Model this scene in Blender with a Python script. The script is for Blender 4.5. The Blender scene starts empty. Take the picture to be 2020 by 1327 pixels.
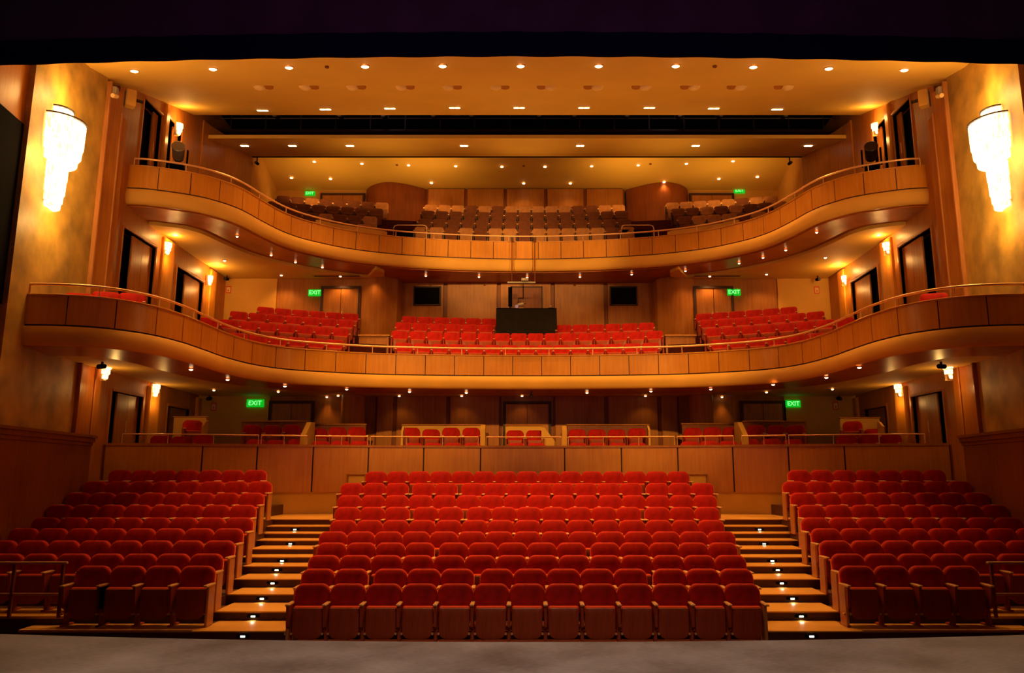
import bpy, math, random
from mathutils import Vector, Matrix
from mathutils.geometry import tessellate_polygon
random.seed(7)
PI = math.pi
sc = bpy.context.scene
col = sc.collection

# ------------------------------------------------------------------ camera
W_PX, H_PX, F_PX = 2020.0, 1327.0, 1500.0
TP = (931 - 663.5) / F_PX
PITCH = math.atan(TP)
EYE = 1.5
cd = bpy.data.cameras.new('camera')
cam = bpy.data.objects.new('camera', cd)
col.objects.link(cam)
cd.sensor_width = 36.0
cd.lens = 36.0 * F_PX / W_PX
cd.shift_x = -(1040 - 1010) / W_PX
cd.clip_start = 0.1
cd.clip_end = 200
cam.location = (0, 0, EYE)
cam.rotation_euler = (PI / 2 + PITCH, 0, 0)
sc.camera = cam

# ------------------------------------------------------------------ world, exposure, large lights
w = bpy.data.worlds.new('world')
sc.world = w
w.use_nodes = True
w.node_tree.nodes['Background'].inputs[0].default_value = (1.0, 0.45, 0.16, 1)
w.node_tree.nodes['Background'].inputs[1].default_value = 0.012
sc.view_settings.view_transform = 'Standard'
sc.view_settings.look = 'None'
sc.view_settings.gamma = 1.0
sc.view_settings.use_curve_mapping = False
sc.view_settings.exposure = 0.45

WARM = (1.0, 0.50, 0.13)


def lamp(name, kind, loc, energy, color=WARM, size=0.1, target=None, spot=None, blend=0.6, parent=None):
    ld = bpy.data.lights.new(name, kind)
    ld.energy = energy
    ld.color = color
    if kind == 'AREA':
        ld.size = size
    else:
        ld.shadow_soft_size = size
    if kind == 'SPOT':
        ld.spot_size = math.radians(spot or 90)
        ld.spot_blend = blend
    o = bpy.data.objects.new(name, ld)
    col.objects.link(o)
    o.location = loc
    if target is not None:
        d = Vector(target) - Vector(loc)
        o.rotation_euler = d.to_track_quat('-Z', 'Y').to_euler()
    if parent is not None:
        o.parent = parent
        o.matrix_parent_inverse = Matrix.Identity(4)
    return o


# added unseen spots that front-light the upper fascia and the seats
lamp('front_fill_light', 'SPOT', (-4.0, 9.2, 9.2), 8000, (1.0, 0.56, 0.16), 0.12, (-1.9, 26.0, 9.75), 19, 1.0)
lamp('front_fill_light', 'SPOT', (4.0, 9.2, 9.2), 6000, (1.0, 0.56, 0.16), 0.12, (1.2, 26.0, 9.75), 19, 1.0)
lamp('front_fill_light', 'SPOT', (0.0, 3.0, 5.2), 210, (1.0, 0.50, 0.12), 0.5, (0.0, 14.5, -0.5), 68, 1.0)
lamp('fascia_fill_light', 'SPOT', (-4.6, 9.0, 9.4), 4300, (1.0, 0.52, 0.12), 0.15, (-3.0, 22.6, 3.9), 34, 1.0)  # added unseen pair to brighten the lower fascia
lamp('fascia_fill_light', 'SPOT', (4.6, 9.0, 9.4), 4300, (1.0, 0.52, 0.12), 0.15, (3.0, 22.6, 3.9), 34, 1.0)
lamp('stage_floor_light', 'SPOT', (0.0, 4.9, 5.8), 820, (1.0, 0.92, 0.88), 0.4, (0, 5.3, 0), 104, 0.7)
lamp('drape_fill_light', 'SPOT', (0.0, 1.5, 2.2), 260, (1.0, 0.55, 0.95), 0.4, (0, 7.7, 8.0), 110, 1.0)  # added to lift the valance out of black, no real fixture
for _x in (-6.0, -3.0, 0.0, 3.0, 6.0):
    lamp('ceiling_fill_light', 'SPOT', (_x, 22.3 - .035 * _x * _x, 5.3), 150, (1.0, 0.54, 0.13), 0.25, (_x, 18.5, 12.0), 125, 1.0)  # added unseen at the lower rail, brightens the main ceiling
for _x in (-8.0, -4.0, 4.0, 8.0):
    lamp('upper_room_fill_light', 'AREA', (_x, 28.6, 11.9), 36, (1.0, 0.52, 0.12), 2.6, (_x, 29.4, 14.0))  # added unseen in mid-air to brighten the upper room ceiling
for _x in (-5.0, 0.0, 5.0):
    lamp('ceiling_fill_light', 'SPOT', (_x, 25.9 - .03 * _x * _x, 9.95), 90, (1.0, 0.54, 0.13), 0.2, (_x, 24.6, 12.6), 120, 1.0)  # added unseen to brighten the narrow ceiling strip

# ------------------------------------------------------------------ geometry helpers
CS, SN = math.cos(PITCH), math.sin(PITCH)


def _ray(u, v):
    a = (u - 1040.0) / F_PX
    b = (663.5 - v) / F_PX
    return a, CS - b * SN, SN + b * CS


def at_y(u, v, y):
    a, b, c = _ray(u, v)
    t = y / b
    return a * t, y, c * t + EYE


def at_z(u, v, z):
    a, b, c = _ray(u, v)
    t = (z - EYE) / c
    return a * t, b * t, z


def at_x(u, v, x):
    a, b, c = _ray(u, v)
    t = x / a
    return x, b * t, c * t + EYE


class MB:
    def __init__(self):
        self.v = []
        self.f = []

    def add(self, vs, fs):
        n = len(self.v)
        self.v += [tuple(p) for p in vs]
        self.f += [tuple(i + n for i in q) for q in fs]
        return self

    def box(self, x0, x1, y0, y1, z0, z1):
        if x0 > x1: x0, x1 = x1, x0
        if y0 > y1: y0, y1 = y1, y0
        if z0 > z1: z0, z1 = z1, z0
        return self.add([(x0, y0, z0), (x1, y0, z0), (x1, y1, z0), (x0, y1, z0), (x0, y0, z1), (x1, y0, z1), (x1, y1, z1), (x0, y1, z1)],
                        [(0, 3, 2, 1), (4, 5, 6, 7), (0, 1, 5, 4), (1, 2, 6, 5), (2, 3, 7, 6), (3, 0, 4, 7)])

    def bbox(self, x0, x1, y0, y1, z0, z1, b=0.006):
        """box with chamfered edges"""
        if x0 > x1: x0, x1 = x1, x0
        if y0 > y1: y0, y1 = y1, y0
        if z0 > z1: z0, z1 = z1, z0
        b = min(b, (x1 - x0) * .45, (y1 - y0) * .45, (z1 - z0) * .45)

        def ring(z, i):
            return [(x0 + i + b, y0 + i, z), (x1 - i - b, y0 + i, z), (x1 - i, y0 + i + b, z), (x1 - i, y1 - i - b, z),
                    (x1 - i - b, y1 - i, z), (x0 + i + b, y1 - i, z), (x0 + i, y1 - i - b, z), (x0 + i, y0 + i + b, z)]
        rs = [ring(z0, b * .7), ring(z0 + b, 0), ring(z1 - b, 0), ring(z1, b * .7)]
        vs = [p for r in rs for p in r]
        fs = []
        for k in range(3):
            for i in range(8):
                j = (i + 1) % 8
                fs.append((k * 8 + i, k * 8 + j, k * 8 + 8 + j, k * 8 + 8 + i))
        fs.append(tuple(range(7, -1, -1)))
        fs.append(tuple(range(24, 32)))
        return self.add(vs, fs)

    def prism(self, pts, z0, z1):
        """extruded horizontal polygon (any simple outline)"""
        n = len(pts)
        vs = [(p[0], p[1], z0) for p in pts] + [(p[0], p[1], z1) for p in pts]
        tri = tessellate_polygon([[Vector((p[0], p[1], 0)) for p in pts]])
        fs = [(t[0], t[1], t[2]) for t in tri] + [(t[0] + n, t[2] + n, t[1] + n) for t in tri]
        fs += [(i, (i + 1) % n, (i + 1) % n + n, i + n) for i in range(n)]
        return self.add(vs, fs)

    def vprism(self, pts, y0, y1):
        """extruded polygon drawn in x, z"""
        n = len(pts)
        vs = [(p[0], y0, p[1]) for p in pts] + [(p[0], y1, p[1]) for p in pts]
        tri = tessellate_polygon([[Vector((p[0], p[1], 0)) for p in pts]])
        fs = [(t[0], t[1], t[2]) for t in tri] + [(t[0] + n, t[2] + n, t[1] + n) for t in tri]
        fs += [(i, (i + 1) % n, (i + 1) % n + n, i + n) for i in range(n)]
        return self.add(vs, fs)

    def xprism(self, pts, x0, x1):
        """extruded polygon drawn in y, z"""
        n = len(pts)
        vs = [(x0, p[0], p[1]) for p in pts] + [(x1, p[0], p[1]) for p in pts]
        tri = tessellate_polygon([[Vector((p[0], p[1], 0)) for p in pts]])
        fs = [(t[0], t[1], t[2]) for t in tri] + [(t[0] + n, t[2] + n, t[1] + n) for t in tri]
        fs += [(i, (i + 1) % n, (i + 1) % n + n, i + n) for i in range(n)]
        return self.add(vs, fs)

    def tube(self, pts, r, n=8, close=False):
        pts = [Vector(p) for p in pts]
        m = len(pts)
        rings = []
        up = Vector((0, 0, 1))
        for i, p in enumerate(pts):
            a = pts[max(i - 1, 0)]
            b = pts[min(i + 1, m - 1)]
            t = (b - a).normalized()
            s = t.cross(up)
            if s.length < 1e-3:
                s = t.cross(Vector((1, 0, 0)))
            s.normalize()
            q = s.cross(t).normalized()
            rings.append([p + s * (r * math.cos(2 * PI * k / n)) + q * (r * math.sin(2 * PI * k / n)) for k in range(n)])
        vs = [p for rr in rings for p in rr]
        fs = []
        for i in range(m - 1):
            for k in range(n):
                j = (k + 1) % n
                fs.append((i * n + k, i * n + j, (i + 1) * n + j, (i + 1) * n + k))
        fs.append(tuple(range(n - 1, -1, -1)))
        fs.append(tuple((m - 1) * n + k for k in range(n)))
        return self.add(vs, fs)

    def lathe(self, prof, n=24, c=(0, 0, 0), ribs=0.0, a0=0.0, a1=2 * PI):
        """profile of (r, z) turned about the vertical axis; ribs makes the outline fluted"""
        full = abs(a1 - a0 - 2 * PI) < 1e-6
        m = n if full else n + 1
        vs = []
        for r, z in prof:
            for k in range(m):
                a = a0 + (a1 - a0) * k / n
                rr = r * (1 - (ribs if k % 2 else 0))
                vs.append((c[0] + rr * math.cos(a), c[1] + rr * math.sin(a), c[2] + z))
        fs = []
        for i in range(len(prof) - 1):
            for k in range(n):
                j = (k + 1) % m
                fs.append((i * m + k, i * m + j, (i + 1) * m + j, (i + 1) * m + k))
        if full:
            fs.append(tuple(range(m - 1, -1, -1)))
            fs.append(tuple((len(prof) - 1) * m + k for k in range(m)))
        return self.add(vs, fs)

    def sweep(self, curve, prof, closed_prof=True, groove=None):
        """curve: [(x, y, nx, ny, g)]; prof: [(offset, z)], offset along the normal; g = groove depth there"""
        m = len(prof)
        vs = []
        for x, y, nx, ny, g in curve:
            for o, z in prof:
                oo = o - (g if groove else 0)
                vs.append((x + nx * oo, y + ny * oo, z))
        fs = []
        mm = m if closed_prof else m - 1
        for i in range(len(curve) - 1):
            for k in range(mm):
                j = (k + 1) % m
                fs.append((i * m + k, i * m + j, (i + 1) * m + j, (i + 1) * m + k))
        if closed_prof:
            fs.append(tuple(range(m - 1, -1, -1)))
            fs.append(tuple((len(curve) - 1) * m + k for k in range(m)))
        return self.add(vs, fs)

    def mirror_x(self):
        self.v = [(-p[0], p[1], p[2]) for p in self.v]
        self.f = [tuple(reversed(q)) for q in self.f]
        return self

    def mesh(self, name, m, smooth=0):
        me = bpy.data.meshes.new(name)
        me.from_pydata(self.v, [], self.f)
        me.materials.append(m)
        if smooth:
            me.polygons.foreach_set('use_smooth', [True] * len(me.polygons))
            me.set_sharp_from_angle(angle=math.radians(smooth))
        me.validate()
        me.update()
        return me

    def build(self, name, m, parent=None, smooth=0, loc=None):
        o = bpy.data.objects.new(name, self.mesh(name, m, smooth))
        col.objects.link(o)
        if parent is not None:
            o.parent = parent
        if loc:
            o.location = loc
        return o


def recalc(o):
    import bmesh
    bm = bmesh.new()
    bm.from_mesh(o.data)
    bmesh.ops.recalc_face_normals(bm, faces=bm.faces)
    bm.to_mesh(o.data)
    bm.free()
    return o


def tag(o, label=None, cat=None, group=None, kind=None):
    if label: o['label'] = label
    if cat: o['category'] = cat
    if group: o['group'] = group
    if kind: o['kind'] = kind
    return o


def empty(name, loc, rz=0.0):
    o = bpy.data.objects.new(name, None)
    o.empty_display_size = 0.1
    col.objects.link(o)
    o.location = loc
    o.rotation_euler = (0, 0, rz)
    return o


def struct(o, label, cat):
    return tag(o, label, cat, kind='structure')


# ------------------------------------------------------------------ materials
def new_mat(name):
    m = bpy.data.materials.new(name)
    m.use_nodes = True
    nt = m.node_tree
    return m, nt, nt.nodes['Principled BSDF']


def plain(name, rgb, rough=0.6, metal=0.0, spec=0.5, noise=0.0, scale=8.0, sheen=0.0, sheen_col=None, bump=0.0, coat=0.0):
    m, nt, b = new_mat(name)
    b.inputs['Base Color'].default_value = (*rgb, 1)
    b.inputs['Roughness'].default_value = rough
    b.inputs['Metallic'].default_value = metal
    b.inputs['Specular IOR Level'].default_value = spec
    b.inputs['Coat Weight'].default_value = coat
    if sheen:
        b.inputs['Sheen Weight'].default_value = sheen
        b.inputs['Sheen Roughness'].default_value = 0.35
        b.inputs['Sheen Tint'].default_value = (*(sheen_col or rgb), 1)
    if noise or bump:
        tc = nt.nodes.new('ShaderNodeTexCoord')
        n = nt.nodes.new('ShaderNodeTexNoise')
        n.inputs['Scale'].default_value = scale
        n.inputs['Detail'].default_value = 5
        nt.links.new(tc.outputs['Object'], n.inputs['Vector'])
        if noise:
            r = nt.nodes.new('ShaderNodeValToRGB')
            r.color_ramp.elements[0].position = 0.3
            r.color_ramp.elements[1].position = 0.7
            r.color_ramp.elements[0].color = (*[c * (1 - noise) for c in rgb], 1)
            r.color_ramp.elements[1].color = (*[min(1, c * (1 + noise * .6)) for c in rgb], 1)
            nt.links.new(n.outputs['Fac'], r.inputs['Fac'])
            nt.links.new(r.outputs['Color'], b.inputs['Base Color'])
        if bump:
            bp = nt.nodes.new('ShaderNodeBump')
            bp.inputs['Strength'].default_value = bump
            bp.inputs['Distance'].default_value = 0.02
            nt.links.new(n.outputs['Fac'], bp.inputs['Height'])
            nt.links.new(bp.outputs['Normal'], b.inputs['Normal'])
    return m


def wood(name, light, dark, rough=0.45, sx=7.0, sz=0.5, coat=0.05):
    m, nt, b = new_mat(name)
    tc = nt.nodes.new('ShaderNodeTexCoord')
    mp = nt.nodes.new('ShaderNodeMapping')
    mp.inputs['Scale'].default_value = (sx, sx, sz)
    n = nt.nodes.new('ShaderNodeTexNoise')
    n.inputs['Scale'].default_value = 2.2
    n.inputs['Detail'].default_value = 7
    n.inputs['Roughness'].default_value = 0.6
    n2 = nt.nodes.new('ShaderNodeTexNoise')
    n2.inputs['Scale'].default_value = 0.9
    n2.inputs['Detail'].default_value = 2
    mx = nt.nodes.new('ShaderNodeMath')
    mx.operation = 'ADD'
    ml = nt.nodes.new('ShaderNodeMath')
    ml.operation = 'MULTIPLY'
    ml.inputs[1].default_value = 0.5
    r = nt.nodes.new('ShaderNodeValToRGB')
    r.color_ramp.elements[0].position = 0.36
    r.color_ramp.elements[1].position = 0.62
    r.color_ramp.elements[0].color = (*dark, 1)
    r.color_ramp.elements[1].color = (*light, 1)
    L = nt.links.new
    L(tc.outputs['Object'], mp.inputs['Vector'])
    L(mp.outputs['Vector'], n.inputs['Vector'])
    L(tc.outputs['Object'], n2.inputs['Vector'])
    L(n.outputs['Fac'], mx.inputs[0])
    L(n2.outputs['Fac'], mx.inputs[1])
    L(mx.outputs[0], ml.inputs[0])
    L(ml.outputs[0], r.inputs['Fac'])
    L(r.outputs['Color'], b.inputs['Base Color'])
    b.inputs['Roughness'].default_value = rough
    b.inputs['Specular IOR Level'].default_value = 0.3
    b.inputs['Coat Weight'].default_value = coat
    b.inputs['Coat Roughness'].default_value = 0.25
    return m


def emit(name, rgb, strength):
    m, nt, b = new_mat(name)
    b.inputs['Base Color'].default_value = (*rgb, 1)
    b.inputs['Emission Color'].default_value = (*rgb, 1)
    b.inputs['Emission Strength'].default_value = strength
    return m


M = {}
M['plaster'] = plain('plaster_gold', (0.72, 0.38, 0.06), 0.75, noise=0.08, scale=1.2)
M['ceiling'] = plain('ceiling_gold', (0.76, 0.46, 0.075), 0.7, noise=0.05, scale=0.8)
M['leaf'] = plain('mottled_gold', (0.48, 0.28, 0.05), 0.55, noise=0.45, scale=1.7, bump=0.15)
M['fascia'] = wood('honey_wood', (0.68, 0.28, 0.03), (0.52, 0.19, 0.015), 0.32, coat=0.06)
M['wall_wood'] = wood('amber_wood', (0.50, 0.19, 0.028), (0.34, 0.105, 0.012), 0.42)
M['dark_wood'] = wood('russet_wood', (0.28, 0.07, 0.010), (0.17, 0.038, 0.006), 0.45)
M['soffit'] = wood('soffit_wood', (0.46, 0.13, 0.018), (0.34, 0.085, 0.010), 0.34, 1.0, 1.0, 0.08)
M['seam'] = plain('dark_seam', (0.05, 0.014, 0.006), 0.6)  # near-black for painted groove shade and for dark frames
M['velvet'] = plain('red_velvet', (0.44, 0.005, 0.001), 0.75, noise=0.35, scale=6.0, sheen=0.9, sheen_col=(1.0, 0.24, 0.04), spec=0.2)
M['velvet_pad'] = plain('red_velvet_pad', (0.62, 0.05, 0.010), 0.75, sheen=0.8, sheen_col=(1.0, 0.3, 0.06), spec=0.2)
M['lit_tan_fabric'] = plain('lit_tan_fabric', (0.40, 0.17, 0.06), 0.85, noise=0.2, scale=6, spec=0.2)  # seats that catch light: the brightness is put into a tan colour
M['brown_fabric'] = plain('brown_fabric', (0.15, 0.045, 0.018), 0.85, noise=0.2, scale=6, spec=0.2)
M['seat_wood'] = wood('seat_wood', (0.42, 0.065, 0.018), (0.26, 0.036, 0.010), 0.4, 12.0, 0.6)
M['arm_wood'] = plain('armrest_wood', (0.68, 0.36, 0.15), 0.35, noise=0.15, scale=12, coat=0.3)
M['panel_wood'] = wood('seat_end_wood', (0.55, 0.23, 0.07), (0.40, 0.14, 0.035), 0.35)
M['steel'] = plain('dark_steel', (0.05, 0.03, 0.025), 0.4, 0.6)
M['brass'] = plain('polished_brass', (0.95, 0.62, 0.28), 0.25, 0.55)
M['rail'] = plain('satin_brass', (0.90, 0.55, 0.26), 0.32, 0.45)
M['chrome'] = plain('chrome', (0.9, 0.75, 0.6), 0.25, 0.8)
M['black'] = plain('black_paint', (0.006, 0.005, 0.006), 0.95, spec=0.03)
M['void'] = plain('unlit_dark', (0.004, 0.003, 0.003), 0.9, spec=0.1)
M['cloth'] = plain('black_cloth', (0.012, 0.009, 0.007), 0.85, noise=0.3, scale=5, spec=0.2)
M['valance'] = plain('black_velour', (0.050, 0.014, 0.045), 0.95, noise=0.2, scale=2, spec=0.05)
M['valance_hem'] = plain('blue_black_velour', (0.003, 0.003, 0.016), 0.95, spec=0.03)
M['tread'] = wood('tread_wood', (0.66, 0.33, 0.07), (0.50, 0.23, 0.04), 0.4, 0.8, 6.0)
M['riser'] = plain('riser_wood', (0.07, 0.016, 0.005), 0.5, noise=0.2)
M['carpet'] = plain('dark_red_carpet', (0.07, 0.012, 0.007), 0.95, noise=0.3, scale=20, spec=0.1)
M['crystal'] = emit('lit_crystal', (1.0, 0.82, 0.52), 4.5)
M['crystal_s'] = emit('lit_small_crystal', (1.0, 0.74, 0.38), 5.0)
M['bulb'] = emit('lamp_lens', (1.0, 0.74, 0.42), 7.0)
M['bulb_s'] = emit('small_lamp_lens', (1.0, 0.70, 0.38), 4.5)
M['led'] = emit('white_led', (0.85, 1.0, 0.80), 2.2)


def crystal(name, rgb, lo, hi):
    m, nt, b = new_mat(name)
    tc = nt.nodes.new('ShaderNodeTexCoord')
    mp = nt.nodes.new('ShaderNodeMapping'); mp.inputs['Scale'].default_value = (34, 34, 5)
    n = nt.nodes.new('ShaderNodeTexNoise'); n.inputs['Scale'].default_value = 1.0; n.inputs['Detail'].default_value = 3
    r = nt.nodes.new('ShaderNodeMapRange')
    r.inputs['From Min'].default_value = 0.38; r.inputs['From Max'].default_value = 0.62
    r.inputs['To Min'].default_value = lo; r.inputs['To Max'].default_value = hi
    L = nt.links.new
    L(tc.outputs['Object'], mp.inputs['Vector']); L(mp.outputs['Vector'], n.inputs['Vector']); L(n.outputs['Fac'], r.inputs['Value'])
    L(r.outputs['Result'], b.inputs['Emission Strength'])
    b.inputs['Base Color'].default_value = (*rgb, 1)
    b.inputs['Emission Color'].default_value = (*rgb, 1)
    b.inputs['Roughness'].default_value = 0.15
    return m


M['crystal'] = crystal('lit_crystal', (1.0, 0.74, 0.40), 0.9, 3.6)
M['crystal_s'] = crystal('lit_small_crystal', (1.0, 0.66, 0.28), 0.8, 4.5)
M['exit'] = emit('exit_green', (0.0, 0.45, 0.015), 0.7)
M['exit_text'] = emit('exit_letters', (0.30, 1.0, 0.35), 0.9)
M['sign_red'] = plain('sign_red', (0.75, 0.05, 0.02), 0.5)
M['sign_pale'] = plain('sign_pale', (0.85, 0.58, 0.24), 0.5)
M['grey'] = plain('grey_metal', (0.35, 0.30, 0.24), 0.4, 0.3)
M['red_led'] = emit('red_led', (1.0, 0.03, 0.02), 2.5)


def stage_mat():
    m, nt, b = new_mat('scuffed_stage_floor')
    tc = nt.nodes.new('ShaderNodeTexCoord')
    n = nt.nodes.new('ShaderNodeTexNoise'); n.inputs['Scale'].default_value = 1.3; n.inputs['Detail'].default_value = 8
    n2 = nt.nodes.new('ShaderNodeTexNoise'); n2.inputs['Scale'].default_value = 14; n2.inputs['Detail'].default_value = 6
    mp = nt.nodes.new('ShaderNodeMapping'); mp.inputs['Scale'].default_value = (1.0, 5.0, 1.0); mp.inputs['Rotation'].default_value = (0, 0, 0.2)
    r = nt.nodes.new('ShaderNodeValToRGB')
    r.color_ramp.elements[0].position = 0.36; r.color_ramp.elements[1].position = 0.68
    r.color_ramp.elements[0].color = (0.075, 0.052, 0.038, 1); r.color_ramp.elements[1].color = (0.24, 0.185, 0.145, 1)
    a = nt.nodes.new('ShaderNodeMath'); a.operation = 'MULTIPLY_ADD'; a.inputs[1].default_value = 0.6
    a2 = nt.nodes.new('ShaderNodeMath'); a2.operation = 'MULTIPLY'; a2.inputs[1].default_value = 0.4
    L = nt.links.new
    L(tc.outputs['Object'], n.inputs['Vector']); L(tc.outputs['Object'], mp.inputs['Vector']); L(mp.outputs['Vector'], n2.inputs['Vector'])
    L(n2.outputs['Fac'], a2.inputs[0]); L(n.outputs['Fac'], a.inputs[0]); L(a2.outputs[0], a.inputs[2])
    L(a.outputs[0], r.inputs['Fac']); L(r.outputs['Color'], b.inputs['Base Color'])
    b.inputs['Roughness'].default_value = 0.55
    return m


M['stage'] = stage_mat()

# ------------------------------------------------------------------ plan curves
def catmull(pts, n=14):
    P = [Vector((p[0], p[1])) for p in pts]
    P = [2 * P[0] - P[1]] + P + [2 * P[-1] - P[-2]]
    out = []
    for i in range(1, len(P) - 2):
        a, b, c, d = P[i - 1:i + 3]
        for k in range(n):
            t = k / n
            out.append(0.5 * ((2 * b) + (c - a) * t + (2 * a - 5 * b + 4 * c - d) * t * t + (-a + 3 * b - 3 * c + d) * t ** 3))
    out.append(P[-2])
    return out


def sym_curve(right):
    """right: (x, y) from the side wall to the centre; gives the whole curve from left to right"""
    left = [(-x, y) for x, y in right]
    return catmull(left + [(x, y) for x, y in reversed(right[:-1])])


def arclen(c):
    s = [0.0]
    for a, b in zip(c, c[1:]):
        s.append(s[-1] + (b - a).length)
    return s


def sample(c, s, t):
    """point and normal towards the stage at arc length t"""
    t = min(max(t, 0), s[-1] - 1e-6)
    lo, hi = 0, len(s) - 1
    while hi - lo > 1:
        mid = (lo + hi) // 2
        if s[mid] <= t: lo = mid
        else: hi = mid
    f = (t - s[lo]) / (s[hi] - s[lo])
    p = c[lo].lerp(c[hi], f)
    d0 = (c[min(lo + 1, len(c) - 1)] - c[lo])
    a = c[max(lo - 1, 0)]; b = c[min(lo + 2, len(c) - 1)]
    d = (b - a).normalized()
    return p.x, p.y, d.y, -d.x


def frames(c, seams=(), step=0.16, g=0.03, hw=0.010):
    s = arclen(c)
    L = s[-1]
    ts = [(k * step, 0.0) for k in range(int(L / step) + 1)] + [(L, 0.0)]
    ts = [t for t in ts if all(abs(t[0] - q) > 0.03 for q in seams)]
    for q in seams:
        ts += [(q - hw - .002, 0), (q - hw, g), (q + hw, g), (q + hw + .002, 0)]
    ts.sort()
    return [(*sample(c, s, t), gg) for t, gg in ts]


LOW = sym_curve([(10.12, 14.62), (9.2, 14.68), (8.45, 14.98), (7.92, 15.65), (7.68, 16.6), (7.62, 17.7), (7.58, 18.9), (7.33, 20.2), (6.75, 21.15), (5.7, 21.78), (4.4, 22.26), (2.2, 22.57), (0, 22.66)])
UPP = sym_curve([(10.8, 19.2), (10.1, 19.3), (9.07, 19.8), (8.5, 20.42), (8.2, 21.05), (7.98, 21.95), (7.65, 23.0), (7.1, 23.85), (6.0, 24.8), (4.4, 25.5), (2.2, 25.93), (0, 26.08)])


def wx(y):
    """distance of the side wall from the axis"""
    P = [(9, 9.1), (13, 9.62), (17.2, 10.25), (18.4, 10.45), (18.41, 10.62), (26.6, 10.85), (32, 11.2)]
    for (a, xa), (b, xb) in zip(P, P[1:]):
        if y <= b:
            return xa + (xb - xa) * (y - a) / (b - a)
    return P[-1][1]


# ------------------------------------------------------------------ setting: stage, valance, floor
def stage_edge(x):
    return 7.2 + 0.014 * x * x


pts = [(x * 0.5, stage_edge(x * 0.5)) for x in range(-22, 23)]
st = MB().prism([(-11, -10), (11, -10)] + list(reversed(pts)), -1.3, 0.0).build('floor', M['stage'])
recalc(st)
struct(st, 'grey brown scuffed stage floor in the foreground', 'stage floor')

va = empty('stage_valance', (0, 7.7, 6))
tag(va, 'black velour valance hanging above the stage across the top', 'stage curtain')
hem, drop = MB(), MB()
for k in range(-110, 110):
    xs = (k * 0.1, (k + 1) * 0.1)
    zz = [6.03 - 0.0032 * x * x - 6 for x in xs]
    yy = [0.008 * math.sin(x * 9) for x in xs]
    for mb, zl, zh, dy in ((hem, 0.0, 0.27, 0.0), (drop, 0.27, 5.2, 0.03)):
        v = []
        for x, z, y in zip(xs, zz, yy):
            v += [(x, y + dy, z + zl), (x, y + dy, z + zh), (x, y + dy + .05, z + zl), (x, y + dy + .05, z + zh)]
        mb.add(v, [(0, 4, 5, 1), (2, 3, 7, 6), (0, 2, 6, 4), (1, 5, 7, 3)])
hem.build('hem', M['valance_hem'], va)
drop.build('drape', M['valance'], va)

# stalls floor: one stepped platform per block
ROW_Y = [12.14 + 0.837 * i for i in range(10)]
C_TOP = [-0.20, -0.08, 0.05, 0.19, 0.33, 0.50, 0.73, 0.96, 1.23, 1.51]
C_N = [13, 13, 14, 14, 15, 15, 15, 16, 16, 15]
C_HALF = [3.60, 3.72, 3.86, 3.93, 4.14, 4.18, 4.24, 4.40, 4.54, 4.13]
C_FLOOR = [z - 0.87 for z in C_TOP]
S_Y = [12.43] + [12.14 + 0.837 * i for i in range(1, 9)]
S_TOP = [0.03, 0.16, 0.30, 0.45, 0.60, 0.81, 1.04, 1.28, 1.54]
S_FLOOR = [z - 0.87 for z in S_TOP]
S_END = [4.93, 5.03, 5.16, 5.33, 5.45, 5.70, 5.83, 5.95, 6.37]
S_N = [4, 8, 8, 8, 8, 8, 8, 8, 7]
STEPS = [(12.0, -.84), (12.82, -.70), (13.66, -.56), (14.4, -.41), (15.15, -.27), (15.7, -.16), (16.2, -.05), (16.9, .06), (17.4, .17), (17.85, .29), (18.3, .42)]
mb = MB()
mb.box(-11, 11, 7.0, 22.0, -1.6, C_FLOOR[0])
for i in range(1, 10):
    h = max(C_HALF[i], C_HALF[i - 1]) + 0.02
    mb.box(-h, h, ROW_Y[i] - 0.42, (ROW_Y[i] + 0.42) if i < 9 else 21.0, -1.55, C_FLOOR[i])
struct(mb.build('floor', M['carpet']), 'dark raked floor under the centre stalls seats', 'floor')
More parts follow.
